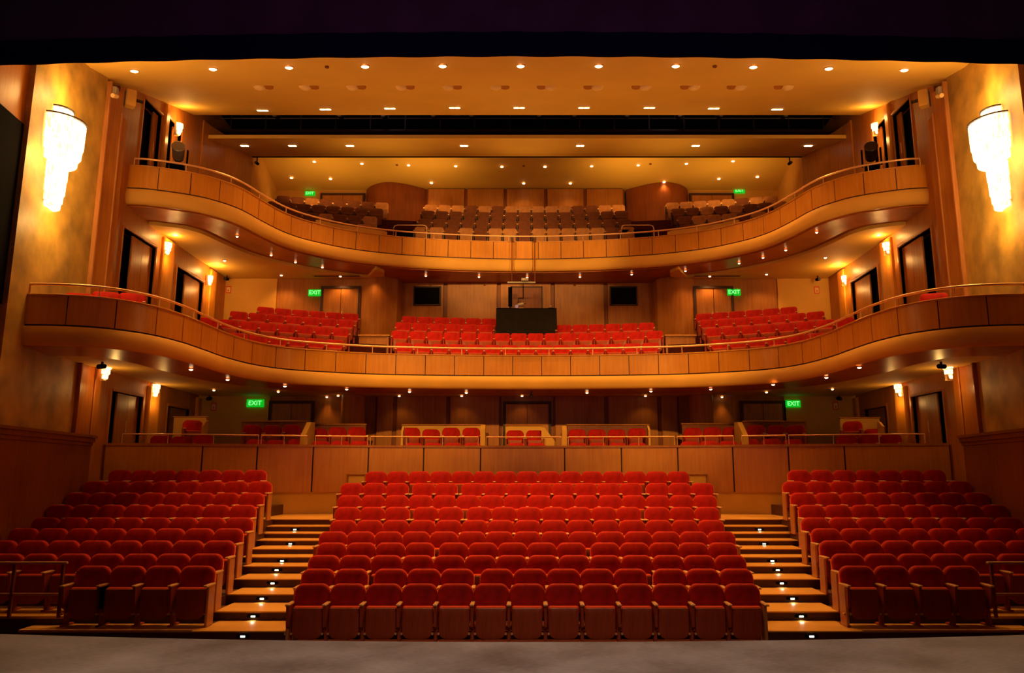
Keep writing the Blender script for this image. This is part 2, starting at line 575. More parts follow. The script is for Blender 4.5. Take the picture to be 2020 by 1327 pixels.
for sx, nm in ((-1, 'left'), (1, 'right')):
    mb = MB()
    for i in range(9):
        y0 = S_Y[i] - 0.42
        y1 = S_Y[i] + 0.42 if i < 8 else 20.9
        xa = S_END[i] + 0.0
        if i == 0:
            mb.box(sx * xa, sx * 7.62, y0 + .05, y1, -1.5, S_FLOOR[0])
        else:
            if i == 1:
                mb.box(sx * 7.2, sx * (wx(y1) + .1), y0 - 0.12, y0, -1.5, S_FLOOR[1])
            mb.box(sx * xa, sx * (wx(y1) + .1), y0, y1, -1.5, S_FLOOR[i])
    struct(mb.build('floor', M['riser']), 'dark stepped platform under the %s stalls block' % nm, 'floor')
    nb = MB().bbox(sx * S_END[0], sx * 7.66, S_Y[0] - .39, S_Y[0] + .1, S_FLOOR[0] - .035, S_FLOOR[0] + .004, .004)
    nb2 = MB().bbox(sx * 7.2, sx * 9.5, S_Y[1] - .56, S_Y[1] + .1, S_FLOOR[1] - .035, S_FLOOR[1] + .004, .004)
    struct(nb.build('floor', M['tread']), 'honey wood floor edge under the front row of the %s stalls block' % nm, 'floor')
    struct(nb2.build('floor', M['tread']), 'honey wood floor edge behind the %s guard rail' % nm, 'floor')
    # aisle stairs: light treads with dark risers
    stair = empty('aisle_stairs', (sx * 4.6, 12, -1))
    tag(stair, 'wooden aisle stairs with small lights between centre and %s stalls seats' % nm, 'stairs', kind='structure')
    for k, (y, z) in enumerate(STEPS):
        y1 = STEPS[k + 1][0] + 0.01 if k < 10 else 20.2
        i = min(range(9), key=lambda q: abs(S_Y[q] - y - .3))
        ci = min(range(10), key=lambda q: abs(ROW_Y[q] - y - .3))
        xa, xb = C_HALF[min(ci, 8)] + 0.0, S_END[i] + (0.0 if k else 0.1)
        if k == 10: xa, xb = 4.1, 6.5
        ox, oy, oz = sx * 4.6, 12, -1
        t = MB().bbox(sx * xa - ox, sx * xb - ox, y - oy - .02, y1 - oy, z - .022 - oz, z - oz, 0.006)
        t.build('tread', M['tread'], stair)
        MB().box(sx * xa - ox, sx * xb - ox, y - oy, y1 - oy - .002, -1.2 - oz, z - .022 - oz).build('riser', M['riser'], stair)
    MB().prism([(sx * 4.1 - ox, 8.15), (sx * 6.5 - ox, 8.15), (sx * 6.5 - ox, 8.26), (sx * 4.1 - ox, 8.85)], .42 - .04 - oz, .42 - oz).build('landing', M['tread'], stair)

# ------------------------------------------------------------------ side walls
OPEN = [(19.45, 21.1, 1.6, 3.55), (22.75, 24.3, 1.6, 3.45), (19.25, 21.1, 4.5, 7.85), (22.6, 24.6, 4.5, 7.7), (19.7, 20.75, 9.55, 11.75), (21.2, 22.1, 9.55, 11.9)]


def wall_cells(sx, ys, zs, openings, th=0.3, off=0.0):
    mb = MB()
    for ya, yb in zip(ys, ys[1:]):
        for za, zb in zip(zs, zs[1:]):
            yc, zc = (ya + yb) / 2, (za + zb) / 2
            if any(o[0] < yc < o[1] and o[2] < zc < o[3] for o in openings):
                continue
            xa, xb = wx(ya + .001) - off, wx(yb - .001) - off
            v = [(sx * xa, ya, za), (sx * (xa + th), ya, za), (sx * (xb + th), yb, za), (sx * xb, yb, za),
                 (sx * xa, ya, zb), (sx * (xa + th), ya, zb), (sx * (xb + th), yb, zb), (sx * xb, yb, zb)]
            f = [(0, 3, 2, 1), (4, 5, 6, 7), (0, 1, 5, 4), (1, 2, 6, 5), (2, 3, 7, 6), (3, 0, 4, 7)]
            if sx < 0:
                f = [tuple(reversed(q)) for q in f]
            mb.add(v, f)
    return mb


door_n = [0]


def side_door(sx, ya, yb, zb, zt, dark, lab):
    """double door in a reveal of the side wall: dark curtain gap on the near side, wooden leaf beyond"""
    door_n[0] += 1
    o = empty('door_%d' % door_n[0], (sx * wx((ya + yb) / 2), (ya + yb) / 2, zb))
    struct(o, lab, 'door')
    ox, oy, oz = o.location

    def b(name, a, c, x0, x1, z0, z1, m):
        mb = MB().bbox(sx * (wx(a) + x0) - ox, sx * (wx(a) + x1) - ox, a - oy, c - oy, z0 - oz, z1 - oz, 0.01)
        return mb.build(name, m, o)
    fw = 0.07
    b('door_frame', ya - fw, ya, -0.02, 0.25, zb, zt + fw, M['wall_wood'])
    b('door_frame', yb, yb + fw, -0.04, 0.25, zb, zt + fw, M['wall_wood'])
    b('header', ya, yb, -0.03, 0.25, zt, zt + fw, M['wall_wood'])
    ym = ya + (yb - ya) * dark
    b('curtain', ya, ym, 0.28, 0.36, zb, zt, M['void'])
    if dark < 0.95:
        yq = (ym + yb) / 2
        b('door_leaf', ym, yq - .01, 0.10, 0.15, zb, zt, M['wall_wood'])
        b('door_leaf', yq + .01, yb, 0.10, 0.15, zb, zt, M['wall_wood'])
        h = MB().tube([(sx * (wx(ya) + 0.06) - ox, yq - .12 - oy, zb + .95 - oz), (sx * (wx(ya) + 0.06) - ox, yq - .12 - oy, zb + 1.25 - oz)], 0.012, 6)
        h.build('door_handle', M['brass'], o)
    return o


for sx, nm in ((-1, 'left'), (1, 'right')):
    # low wainscot in the stalls
    mb = wall_cells(sx, [7.6, 11, 13, 15, 17.2, 18.4, 18.41, 19.5], [-1.5, 2.18], [], 0.3, 0.0)
    struct(mb.build('wall_%s' % nm, M['dark_wood']), 'dark russet wood wainscot beside the %s stalls seats' % nm, 'wall')
    mb = MB()
    for k, (z0, z1, pr) in enumerate(((2.12, 2.2, .04), (2.2, 2.3, .09), (2.3, 2.36, .14))):
        mb.add(*(lambda q: (q.v, q.f))(wall_cells(sx, [7.6, 11, 13, 15, 17.2, 18.4], [z0, z1], [], 0.3 + pr, pr)))
    struct(mb.build('trim_%d' % (1 if sx < 0 else 2), M['dark_wood']), 'dark wood ledge moulding on top of the %s wainscot' % nm, 'moulding')
    # mottled gold wall that carries the chandelier
    mb = wall_cells(sx, [13.95, 15, 16, 17.2], [2.36, 5, 8, 11.6], [], 0.35)
    struct(mb.build('wall_%s' % nm, M['leaf']), 'mottled gold wall behind the %s chandelier' % nm, 'wall')
    mb = wall_cells(sx, [8.0, 11, 13.95], [2.36, 5, 8, 11.6], [], 0.35, -0.12)
    struct(mb.build('wall_%s' % nm, M['wall_wood']), 'brown wall at the far %s edge beside the stage' % nm, 'wall')
    # wood wall of the balcony levels
    mb = wall_cells(sx, [18.41, 19.25, 19.45, 19.7, 20.75, 21.1, 21.2, 22.1, 22.6, 22.75, 24.3, 24.6, 26.6], [1.2, 1.6, 3.45, 3.55, 4.5, 7.7, 7.85, 9.55, 11.75, 11.9, 13.9], OPEN)
    struct(mb.build('wall_%s' % nm, M['wall_wood']), 'amber wood side wall with doors beyond the %s pilasters' % nm, 'wall')
    mb = MB().box(sx * 11.35, sx * 11.5, 18.4, 27, 1, 14)
    struct(mb.build('wall_%s' % nm, M['void']), 'dark passage behind the %s side doors' % nm, 'wall')
    lv = ('beside the parterre boxes', 'beside the parterre boxes further back', 'on the first balcony near its end', 'on the first balcony further back',
          'on the upper balcony near its end', 'on the upper balcony further back')
    for (ya, yb, zb, zt), dk, l in zip(OPEN, (0.3, 0.25, 0.38, 0.42, 0.75, 0.6), lv):
        side_door(sx, ya, yb, zb, zt, dk, 'wooden double door and dark opening on the %s wall %s' % (nm, l))
    # layered pilasters between gold wall and wood wall
    p = empty('pilaster', (sx * 10.2, 17.2, 2.36))
    tag(p, 'tall layered wood pilaster right beside the %s gold wall' % nm, 'pilaster')
    tag(p, kind='structure')
    for (ya, yb, pr, mat, zt, nme) in ((17.2, 17.26, .10, 'panel_wood', 8.55, 'lit_edge'), (17.26, 17.98, .03, 'wall_wood', 8.6, 'board'), (17.98, 18.03, .12, 'panel_wood', 8.1, 'lit_edge'), (18.03, 18.42, .06, 'wall_wood', 8.1, 'board')):  # lit edges put into the colour as strips of paler wood
        xa = wx((ya + yb) / 2)
        MB().bbox(sx * (xa - pr) - p.location.x, sx * (xa + .3) - p.location.x, ya - 17.2, yb - 17.2, 0, zt, .008).build(nme, M[mat], p)
    # plain fins between the doors, on each level
    for (ya, yb, z0, z1, lab) in ((21.35, 21.95, 1.6, 3.9, 'under the first balcony'), (24.75, 25.3, 1.6, 3.9, 'under the first balcony near the corner'),
                                 (21.45, 22.1, 4.5, 8.3, 'on the first balcony'), (25.0, 25.5, 4.5, 8.3, 'on the first balcony near the corner'),
                                 (20.85, 21.08, 9.6, 12.2, 'on the upper balcony')):
        q = MB().bbox(sx * (wx(ya) - .10), sx * (wx(ya) + .1), ya, yb, z0, z1, .03).build('pilaster', M['fascia'])
        struct(q, 'glossy wood pilaster between the %s wall doors %s' % (nm, lab), 'pilaster')
    a = MB()
    a.add(*(lambda q: (q.v, q.f))(wall_cells(sx, [10.2, 12, 13.93], [4.6, 8.2], [], 0.1, -0.09)))
    o = a.build('acoustic_panel', M['black'])
    tag(o, 'tall black panel on the wall at the far %s edge of the view' % nm, 'panel')

# ------------------------------------------------------------------ ceilings
CEIL = [(9.0, 9.9), (14.0, 10.35), (16.2, 10.70), (17.3, 11.02), (19.2, 11.72), (21.2, 12.33), (22.9, 12.84)]
CX = 11.4


def ceil_slab(name, prof, th, m, lab, x=CX):
    pr = [(y, z) for y, z in prof] + [(y, z + th) for y, z in reversed(prof)]
    o = MB().xprism(pr, -x, x).build(name, m, smooth=30)
    recalc(o)
    return struct(o, lab, 'ceiling')


def ceil_z(y):
    for (a, za), (b, zb) in zip(CEIL, CEIL[1:]):
        if y <= b:
            return za + (zb - za) * (y - a) / (b - a)
    return CEIL[-1][1]


ceil_slab('ceiling', CEIL, 0.18, M['ceiling'], 'golden main ceiling with downlights in front of the dark slot')
CEIL2 = [(23.9, 12.50), (24.6, 12.60), (26.3, 12.90)]
ceil_slab('ceiling', CEIL2, 0.12, M['ceiling'], 'narrow golden ceiling strip just behind the dark lighting slot')
ceil_slab('ceiling', [(26.3, 13.6), (32.0, 13.62)], 0.15, M['ceiling'], 'golden ceiling over the upper balcony seats')
ceil_slab('ceiling', [(22.0, 15.0), (26.6, 15.0)], 0.1, M['void'], 'black roof void above the lighting slot')
struct(MB().box(-CX, CX, 26.3, 26.42, 12.9, 15).build('wall_back', M['void']), 'dark bulkhead behind the lighting slot', 'wall')
struct(MB().box(-CX, CX, 22.75, 22.85, 13.0, 15).build('wall_front', M['void']), 'dark bulkhead in front of the lighting slot', 'wall')

br = empty('lighting_bridge', (0, 24.6, 13.06))
tag(br, 'dark steel lighting bridge inside the black ceiling slot', 'lighting bridge')
MB().box(-10.6, 10.6, -.1, 1.2, 0.0, .05).build('walkway', M['steel'], br)
for z in (.45, .75, 1.05):
    MB().tube([(-10.6, -.1, z), (10.6, -.1, z)], .022, 6).build('handrail', M['steel'], br)
for k in range(18):
    MB().box(-10.2 + k * 1.2 - .02, -10.2 + k * 1.2 + .02, -.12, -.08, 0, 1.4).build('post', M['steel'], br)

for k, x in enumerate((-8.6, -6.4, -4.9, -3.2, -1.9, .4, 1.6, 3.4, 5.2, 6.6, 8.8)):
    o = empty('theatre_lantern', (x, 24.45, 13.55))
    tag(o, 'dark theatre lantern on the bridge in the black slot, %s from the left' % ('first', 'second', 'third', 'fourth', 'fifth', 'sixth', 'seventh', 'eighth', 'ninth', 'tenth', 'eleventh')[k], 'stage light', 'lanterns in the ceiling slot')
    MB().tube([(0, .25, .03), (0, -.1, 0), (0, -.3, -.06)], .10, 12).build('lamp_body', M['steel'], o, 40)
    MB().tube([(0, -.3, -.06), (0, -.33, -.065)], .085, 12).build('lens', M['grey'], o, 40)
    MB().bbox(-.13, -.11, -.03, .03, -.05, .3).bbox(.11, .13, -.03, .03, -.05, .3).bbox(-.13, .13, -.03, .03, .28, .3).build('yoke', M['steel'], o)
MB().tube([(-10.4, 24.45, 13.87), (10.4, 24.45, 13.87)], .025, 8).build('lantern_pipe', M['steel'])
tag(bpy.data.objects['lantern_pipe'], 'long dark pipe carrying the lanterns in the ceiling slot', 'pipe')
for _x in (-5, 5):
    lamp('slot_fill_light', 'POINT', (_x, 23.4, 14.2), 9, (.7, .6, .8), .1)  # added to brighten the dark slot a little

# ------------------------------------------------------------------ balconies
def inner(curve, off, step=0.16):
    s = arclen(curve)
    out = []
    n = int(s[-1] / step)
    for k in range(n + 1):
        x, y, nx, ny = sample(curve, s, s[-1] * k / n)
        out.append((x - nx * off, y - ny * off))
    return out


def balcony(curve, z_cap, z_mid, z_low, z_under, spacing, label, name='balcony'):
    root = empty(name, (0, 0, 0))
    tag(root, label, 'balcony')
    s = arclen(curve)
    L = s[-1]
    n = int(L / 2 / spacing)
    seams = [L / 2 + (k + 0.5) * spacing for k in range(-n - 1, n + 1) if 0.1 < L / 2 + (k + 0.5) * spacing < L - .1]
    fr = frames(curve, seams)
    f0 = frames(curve)
    recalc(MB().sweep(fr, [(0, z_mid), (0, z_cap - .03), (-.12, z_cap - .03), (-.12, z_mid)], groove=True).build('fascia_panels', M['fascia'], root, 30))
    sm = MB()
    for q in seams:
        x, y, nx, ny = sample(curve, s, q)
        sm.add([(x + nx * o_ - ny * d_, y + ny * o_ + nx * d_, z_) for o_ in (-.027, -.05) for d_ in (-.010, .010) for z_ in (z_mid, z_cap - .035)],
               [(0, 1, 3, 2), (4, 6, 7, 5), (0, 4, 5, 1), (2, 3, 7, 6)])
    sm.build('joint_shade', M['seam'], root)  # dark strips: shade of the panel grooves put in as colour
    recalc(MB().sweep(f0, [(.02, z_cap - .035), (.025, z_cap - .01), (.01, z_cap), (-.18, z_cap), (-.18, z_cap - .035)]).build('top_cap', M['fascia'], root, 40))
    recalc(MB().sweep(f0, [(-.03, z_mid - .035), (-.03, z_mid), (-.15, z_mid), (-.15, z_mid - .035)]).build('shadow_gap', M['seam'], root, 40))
    h = z_mid - .035 - z_low
    prof = [(.0, z_mid - .035), (.035, z_mid - .06), (.05, z_low + h * .55), (.035, z_low + h * .25), (.0, z_low + .03), (-.05, z_low), (-.15, z_low), (-.15, z_mid - .035)]
    recalc(MB().sweep(f0, prof).build('plaster_band', M['plaster'], root, 50))
    recalc(MB().sweep(f0, [(-.05, z_low), (-.05, z_low + .02), (-1.15, z_under + .03), (-1.15, z_under)]).build('wood_soffit', M['soffit'], root, 30))
    return root, seams


lowb, low_seams = balcony(LOW, 4.97, 4.36, 3.94, 3.90, 0.87, 'lower wooden balcony curving in an S shape above the stalls')
uppb, upp_seams = balcony(UPP, 9.59, 8.96, 8.50, 8.44, 0.80, 'upper wooden balcony curving in an S shape below the ceiling')


def slab(curve, off, yb, z0, z1, x_b):
    pts = inner(curve, off)
    pts = [(max(-x_b, min(x_b, x)), y) for x, y in pts]
    poly = pts + [(x_b, yb), (-x_b, yb)]
    return MB().prism(poly, z0, z1)


o = slab(LOW, .14, 25.4, 3.96, 4.10, 10.7).build('ceiling', M['ceiling']); recalc(o)
struct(o, 'cream gold ceiling under the lower balcony above the parterre boxes', 'ceiling')
o = slab(LOW, .14, 27.9, 4.12, 4.40, 10.7).build('floor', M['carpet']); recalc(o)
struct(o, 'floor of the lower balcony behind its wooden front', 'floor')
o = slab(UPP, .14, 28.2, 8.47, 8.6, 10.8).build('ceiling', M['soffit']); recalc(o)
struct(o, 'red brown wood underside of the upper balcony above the red seats', 'ceiling')
for sx, nm in ((-1, 'left'), (1, 'right')):
    half = [(sx * abs(x), y) for x, y in inner(UPP, 1.35) if x < -5.6 and y > 20.4 and x > -10.75]
    poly = [(sx * 10.78, half[0][1])] + half + [(sx * 5.2, 25.3), (sx * 5.0, 25.8), (sx * 5.1, 26.3), (sx * 5.6, 26.62), (sx * 10.78, 26.62)]
    o = MB().prism(poly, 8.36, 8.469).build('ceiling', M['ceiling']); recalc(o)
    struct(o, 'cream gold dropped ceiling piece over the %s lower balcony seats' % nm, 'ceiling')
    o = empty('air_vent', (sx * 6.75, 26.2, 8.355))
    tag(o, 'long dark air slot in the ceiling above the %s lower balcony door' % nm, 'air vent')
    MB().box(-.8, .8, -.05, .05, -.006, .0).build('slot', M['void'], o)
    MB().box(-.84, .84, -.09, -.05, -.012, 0).build('frame', M['wall_wood'], o)
    MB().box(-.84, .84, .05, .09, -.012, 0).build('frame', M['wall_wood'], o)
o = slab(UPP, .14, 31.4, 8.62, 9.0, 10.8).build('floor', M['carpet']); recalc(o)
struct(o, 'floor of the upper balcony behind its wooden front', 'floor')


def rail_along(curve, z0, h, off, label, spacing, trim=0.25, name='handrail'):
    s = arclen(curve)
    L = s[-1]
    root = empty(name, (0, 0, 0))
    tag(root, label, 'railing')
    pts = []
    n = int(L / .2)
    for k in range(n + 1):
        x, y, nx, ny = sample(curve, s, trim + (L - 2 * trim) * k / n)
        pts.append((x - nx * off, y - ny * off, z0 + h))
    MB().tube(pts, 0.029, 8).build('top_rail', M['rail'], root, 50)
    m = int((L - 2 * trim) / spacing)
    for k in range(m + 1):
        x, y, nx, ny = sample(curve, s, trim + (L - 2 * trim) * k / m)
        MB().tube([(x - nx * off, y - ny * off, z0), (x - nx * off, y - ny * off, z0 + h)], 0.013, 6).build('post', M['rail'], root, 50)
    return root


rail_along(LOW, 4.97, 0.21, 0.07, 'brass handrail on top of the lower balcony front', 1.3)
rail_along(UPP, 9.59, 0.21, 0.07, 'brass handrail on top of the upper balcony front', 1.3)

# ------------------------------------------------------------------ parterre front and low walls
PAR = sym_curve([(10.62, 19.35), (9.0, 19.6), (7.2, 20.05), (5.2, 20.62), (2.8, 21.05), (0, 21.2)])
s_par = arclen(PAR)


def par_s(u, v=900):
    """arc length where the front wall meets the sight line of a column u"""
    a = (u - 1040) / F_PX
    best = None
    for k in range(600):
        t = s_par[-1] * k / 599
        x, y, nx, ny = sample(PAR, s_par, t)
        d = y * CS + 0.5 * SN
        e = abs(x - a * d)
        if best is None or e < best[0]:
            best = (e, t)
    return best[1]


par = empty('parterre_wall', (0, 0, 0))
tag(par, 'panelled honey wood wall behind the last row of stalls seats', 'wall')
tag(par, kind='structure')
seams = [par_s(u) for u in (400, 509, 618, 726, 837, 948, 1114, 1225, 1336, 1446, 1554, 1665)]
recalc(MB().sweep(frames(PAR, seams, g=.035, hw=.018), [(0, .98), (0, 2.16), (-.2, 2.16), (-.2, .98)], groove=True).build('wood_panels', M['fascia'], par, 30))
sm = MB()
for q in seams:
    x, y, nx, ny = sample(PAR, s_par, q)
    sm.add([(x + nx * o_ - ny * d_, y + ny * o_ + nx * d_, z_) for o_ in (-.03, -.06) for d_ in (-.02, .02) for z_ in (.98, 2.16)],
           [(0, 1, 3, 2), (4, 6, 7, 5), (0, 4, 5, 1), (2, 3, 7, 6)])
sm.build('joint_shade', M['seam'], par)  # groove shade of the parterre panels, painted as dark strips
recalc(MB().sweep(frames(PAR), [(.03, 2.16), (.03, 2.22), (-.25, 2.22), (-.25, 2.16)]).build('top_cap', M['wall_wood'], par, 30))
recalc(MB().sweep(frames(PAR), [(-.03, -.6), (-.03, .98), (-.2, .98), (-.2, -.6)]).build('plaster_base', M['plaster'], par, 30))
mb = slab(PAR, .2, 25.4, 1.35, 1.55, 10.6)
o = mb.build('floor', M['carpet']); recalc(o)
struct(o, 'parterre floor under the box seats', 'floor')

par_lab = ['brass rail on the parterre wall, %s' % t for t in
           ('long outer piece on the left', 'piece left of the slanted left divider', 'piece right of the slanted left divider', 'piece left of the centre boxes',
            'piece across the middle of the wall', 'piece right of the centre boxes', 'piece left of the slanted right divider', 'piece right of the slanted right divider', 'long outer piece on the right')]
for (ua, ub), lab in zip([(235, 508), (514, 604), (620, 725), (730, 944), (958, 1108), (1122, 1332), (1338, 1448), (1466, 1552), (1558, 1830)], par_lab):
    sa, sb = par_s(ua), par_s(ub)
    root = empty('handrail', (0, 0, 0))
    tag(root, lab, 'railing', 'brass rails on the parterre wall')
    n = 12
    pts = []
    for k in range(n + 1):
        x, y, nx, ny = sample(PAR, s_par, sa + (sb - sa) * k / n)
        pts.append((x - nx * .12, y - ny * .12, 2.46))
    MB().tube(pts, 0.018, 8).build('top_rail', M['rail'], root, 50)
    m = max(2, int((sb - sa) / 0.9))
    for k in range(m + 1):
        x, y, nx, ny = sample(PAR, s_par, sa + (sb - sa) * k / m)
        MB().tube([(x - nx * .12, y - ny * .12, 2.22), (x - nx * .12, y - ny * .12, 2.46)], 0.011, 6).build('post', M['rail'], root, 50)

for sx, nm in ((-1, 'left'), (1, 'right')):
    # small framed panels beside the last centre row
    o = empty('low_portal', (sx * 4.55, 20.62, .5))
    tag(o, 'small framed pale panel at the %s end of the last centre row' % nm, 'panel')
    MB().bbox(-.22, .22, -.03, .02, 0, .92, .01).build('panel', M['plaster'], o)
    MB().bbox(-.27, .27, -.07, .04, .92, .97, .01).build('top_trim', M['wall_wood'], o)
    MB().bbox(sx * .22, sx * .27, -.07, .04, 0, .92, .01).build('side_trim', M['wall_wood'], o)

# ------------------------------------------------------------------ back walls of three levels
def uX(u, y, v):
    return at_y(u, v, y)[0]


def back_panel(name, ua, ub, y, z0, z1, v, m, lab, cat='wall', th=0.15):
    xa, xb = uX(ua, y, v), uX(ub, y, v)
    return struct(MB().box(xa, xb, y, y + th, z0, z1).build(name, m), lab, cat)


def panel_wall(x0, x1, y, z0, z1, seams, m, lab, sw=0.07):
    """panelled wall with recessed dark seams"""
    root = empty('wall_back', (0, y, 0))
    struct(root, lab, 'wall')
    xs = [x0] + list(seams) + [x1]
    for a, b in zip(xs, xs[1:]):
        MB().bbox(a + sw, b - sw, -.05, .1, z0, z1, .012).build('wood_panel', m, root)
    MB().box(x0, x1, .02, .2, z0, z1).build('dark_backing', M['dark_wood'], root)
    return root


def double_door(x0, x1, y, z0, z1, lab, name=None):
    door_n[0] += 1
    o = empty('door_%d' % door_n[0], ((x0 + x1) / 2, y, z0))
    struct(o, lab, 'door')
    h, w2 = z1 - z0, (x1 - x0) / 2
    MB().box(-w2 - .09, -w2, -.06, .1, 0, h + .09).build('door_frame', M['seam'], o)
    MB().box(w2, w2 + .09, -.06, .1, 0, h + .09).build('door_frame', M['seam'], o)
    MB().box(-w2, w2, -.06, .1, h, h + .09).build('header', M['seam'], o)
    for s in (-1, 1):
        lf = MB().bbox(s * .008, s * w2, -.03, .03, 0, h, .006).build('door_leaf', M['wall_wood'], o)
        MB().tube([(s * .08, -.07, .95), (s * .08, -.07, 1.25)], .012, 6).build('door_handle', M['brass'], lf)
    return o


# parterre level, y = 25
struct(MB().box(-10.9, -8.45, 25, 25.15, 1.3, 4.0).build('wall_back', M['plaster']), 'plaster back wall left of the left parterre door', 'wall')
struct(MB().box(8.45, 10.9, 25, 25.15, 1.3, 4.0).build('wall_back', M['plaster']), 'plaster back wall right of the right parterre door', 'wall')
struct(MB().box(-8.45, 8.45, 25.1, 25.3, 1.3, 4.0).build('wall_back', M['wall_wood']), 'wood back wall behind the parterre boxes', 'wall')
for sx, nm in ((-1, 'left'), (1, 'right')):
    double_door(min(sx * 8.4, sx * 7.1), max(sx * 8.4, sx * 7.1), 25.06, 1.55, 3.72, 'dark framed double door on the back wall of the %s parterre' % nm)
    o = MB().lathe([(.38, 1.5), (.38, 3.97)], 28, (sx * 5.62, 24.6, 0)).build('column', M['wall_wood'], smooth=40)
    struct(o, 'round wood clad column among the %s parterre boxes' % nm, 'column')
panel_wall(-5.0, -0.85, 25.05, 1.55, 3.96, [-4.35, -2.6], M['wall_wood'], 'dark seamed wood panels left of the centre parterre door')
panel_wall(0.85, 5.0, 25.05, 1.55, 3.96, [2.6, 4.35], M['wall_wood'], 'dark seamed wood panels right of the centre parterre door')
double_door(-.70, .70, 25.0, 1.55, 3.70, 'double door in the middle of the parterre back wall')

# first balcony level
YB = 26.6
for sx, nm in ((-1, 'left'), (1, 'right')):
    a, b = sorted((sx * 11.0, sx * 9.0))
    struct(MB().box(a, b, YB, YB + .15, 4.3, 8.47).build('wall_back', M['plaster']), 'plaster back wall in the %s corner of the lower balcony' % nm, 'wall')
    a, b = sorted((sx * 9.0, sx * 5.9))
    struct(MB().box(a, b, YB + .05, YB + .2, 4.3, 8.47).build('wall_back', M['wall_wood']), 'wood back wall around the %s lower balcony door' % nm, 'wall')
    a, b = sorted((sx * 7.30, sx * 6.05))
    double_door(a, b, YB - .02, 5.9, 7.98, 'double door on the back wall of the %s lower balcony' % nm)
    # rounded wood corner
    pts = []
    for k in range(13):
        t = k / 12
        pts.append((sx * (6.0 - 1.25 * t), YB - .02 - .14 * math.sin(PI * min(1, t * 1.15)) + 1.1 * max(0, t - .45) ** 1.3))
    poly = pts + [(sx * 4.6, 28.2), (sx * 6.0, 28.2)]
    o = MB().prism(poly, 4.3, 8.47).build('wall_back', M['wall_wood'], smooth=35); recalc(o)
    struct(o, 'rounded glossy wood corner beside the %s lower balcony door' % nm, 'wall')
panel_wall(-4.8, 4.8, 27.7, 4.3, 8.47, [-3.05, -1.06, .95, 2.93], M['wall_wood'], 'seamed wood back wall of the lower balcony centre')
for x0, x1, lab, inside in ((-4.22, -3.24, 'black control window high on the back wall, left of the table', 1), (3.1, 4.08, 'black control window high on the back wall, right of the table', 1), (-.60, .55, 'brown control window behind the draped table', 0)):
    door_n[0] += 0
    o = empty('window', ((x0 + x1) / 2, 27.63, 7.62 if inside else 7.45))
    o.name = 'window_%d' % (1 if x0 < -2 else (2 if x0 > 1 else 3))
    struct(o, lab, 'window')
    w2, h = (x1 - x0) / 2, (.68 if inside else .85)
    MB().box(-w2, w2, -.01, .01, 0, h).build('pane', M['void'] if inside else M['dark_wood'], o)
    for a in (-w2, w2):
        MB().box(a - .025, a + .025, -.04, .03, -.025, h + .025).build('window_frame', M['seam'], o)
    for z in (0, h):
        MB().box(-w2, w2, -.04, .03, z - .025, z + .025).build('window_frame', M['seam'], o)

# upper balcony level, y = 31.6
for sx, nm in ((-1, 'left'), (1, 'right')):
    a, b = sorted((sx * 11.4, sx * 6.6))
    struct(MB().box(a, b, 31.6, 31.75, 9, 13.62).build('wall_back', M['plaster']), 'plaster back wall of the %s upper balcony' % nm, 'wall')
    # side walls of the recessed upper seating room and the curved return in front of them
    v = MB()
    v.add([(sx * 10.1, 26.3, 9.2), (sx * 10.95, 31.7, 9.2), (sx * 10.95, 31.7, 13.62), (sx * 10.1, 26.3, 13.62),
           (sx * 10.4, 26.3, 9.2), (sx * 11.25, 31.7, 9.2), (sx * 11.25, 31.7, 13.62), (sx * 10.4, 26.3, 13.62)],
          [(0, 1, 2, 3), (4, 7, 6, 5), (0, 3, 7, 4), (3, 2, 6, 7), (0, 4, 5, 1)])
    o = v.build('wall_%s' % nm, M['plaster']); recalc(o)
    struct(o, 'plaster side wall beside the %s upper balcony seats' % nm, 'wall')
    pts = [(sx * (10.72 - .62 * (math.sin(t * PI / 2) ** 1.6)), 23.6 + 2.8 * t) for t in [k / 12 for k in range(13)]]
    poly = pts + [(sx * 11.2, 26.4), (sx * 11.2, 23.6)]
    o = MB().prism(poly, 9.0, 13.0).build('wall_%s' % nm, M['wall_wood'], smooth=40); recalc(o)
    struct(o, 'curved wood return wall ahead of the %s upper seating room' % nm, 'wall')
    a, b = sorted((sx * 8.9, sx * 7.15))
    double_door(a, b, 31.5, 11.4, 13.35, 'dark exit doorway high at the back of the %s upper balcony' % nm)
    # convex wood bulge
    pts = [(sx * (7.0 - 2.7 * t), 31.5 - .9 * math.sin(PI * t ** .8) + .0 * t) for t in [k / 16 for k in range(17)]]
    poly = pts + [(sx * 4.3, 31.8), (sx * 7.0, 31.8)]
    o = MB().prism(poly, 9.0, 13.6).build('wall_back', M['dark_wood'], smooth=40); recalc(o)
    struct(o, 'bulging curved wood wall left of the upper centre panels' if sx < 0 else 'bulging curved wood wall right of the upper centre panels', 'wall')
panel_wall(-4.35, 4.2, 31.35, 9, 13.58, [-2.65, -.95, .80, 2.5], M['wall_wood'], 'five wood panels on the back wall of the upper balcony')

# ------------------------------------------------------------------ ceiling fittings
def downlight(x, y, z, r, label, group, big=True, energy=0, spot=110, color=WARM, nm='downlight', slope=0.0):
    root = empty(nm, (x, y, z))
    tag(root, label, 'ceiling light', group)
    tilt = slope
    t = MB().lathe([(r * 1.25, 0.0), (r * 1.25, -.012), (r, -.02), (r, 0.0)], 16)
    t.build('trim_ring', M['rail'], root, 40).rotation_euler = (tilt, 0, 0)
    q = MB().lathe([(r * .97, 0.0), (r * .97, -.03), (r * .6, -.045), (0.001, -.05)], 16)
    q.build('lens', M['bulb'] if big else M['bulb_s'], root, 40).rotation_euler = (tilt, 0, 0)
    if energy:
        lamp('lamp', 'SPOT', (0, 0, -.1), energy, color, 0.08, None, spot, 0.7, root)
    return root


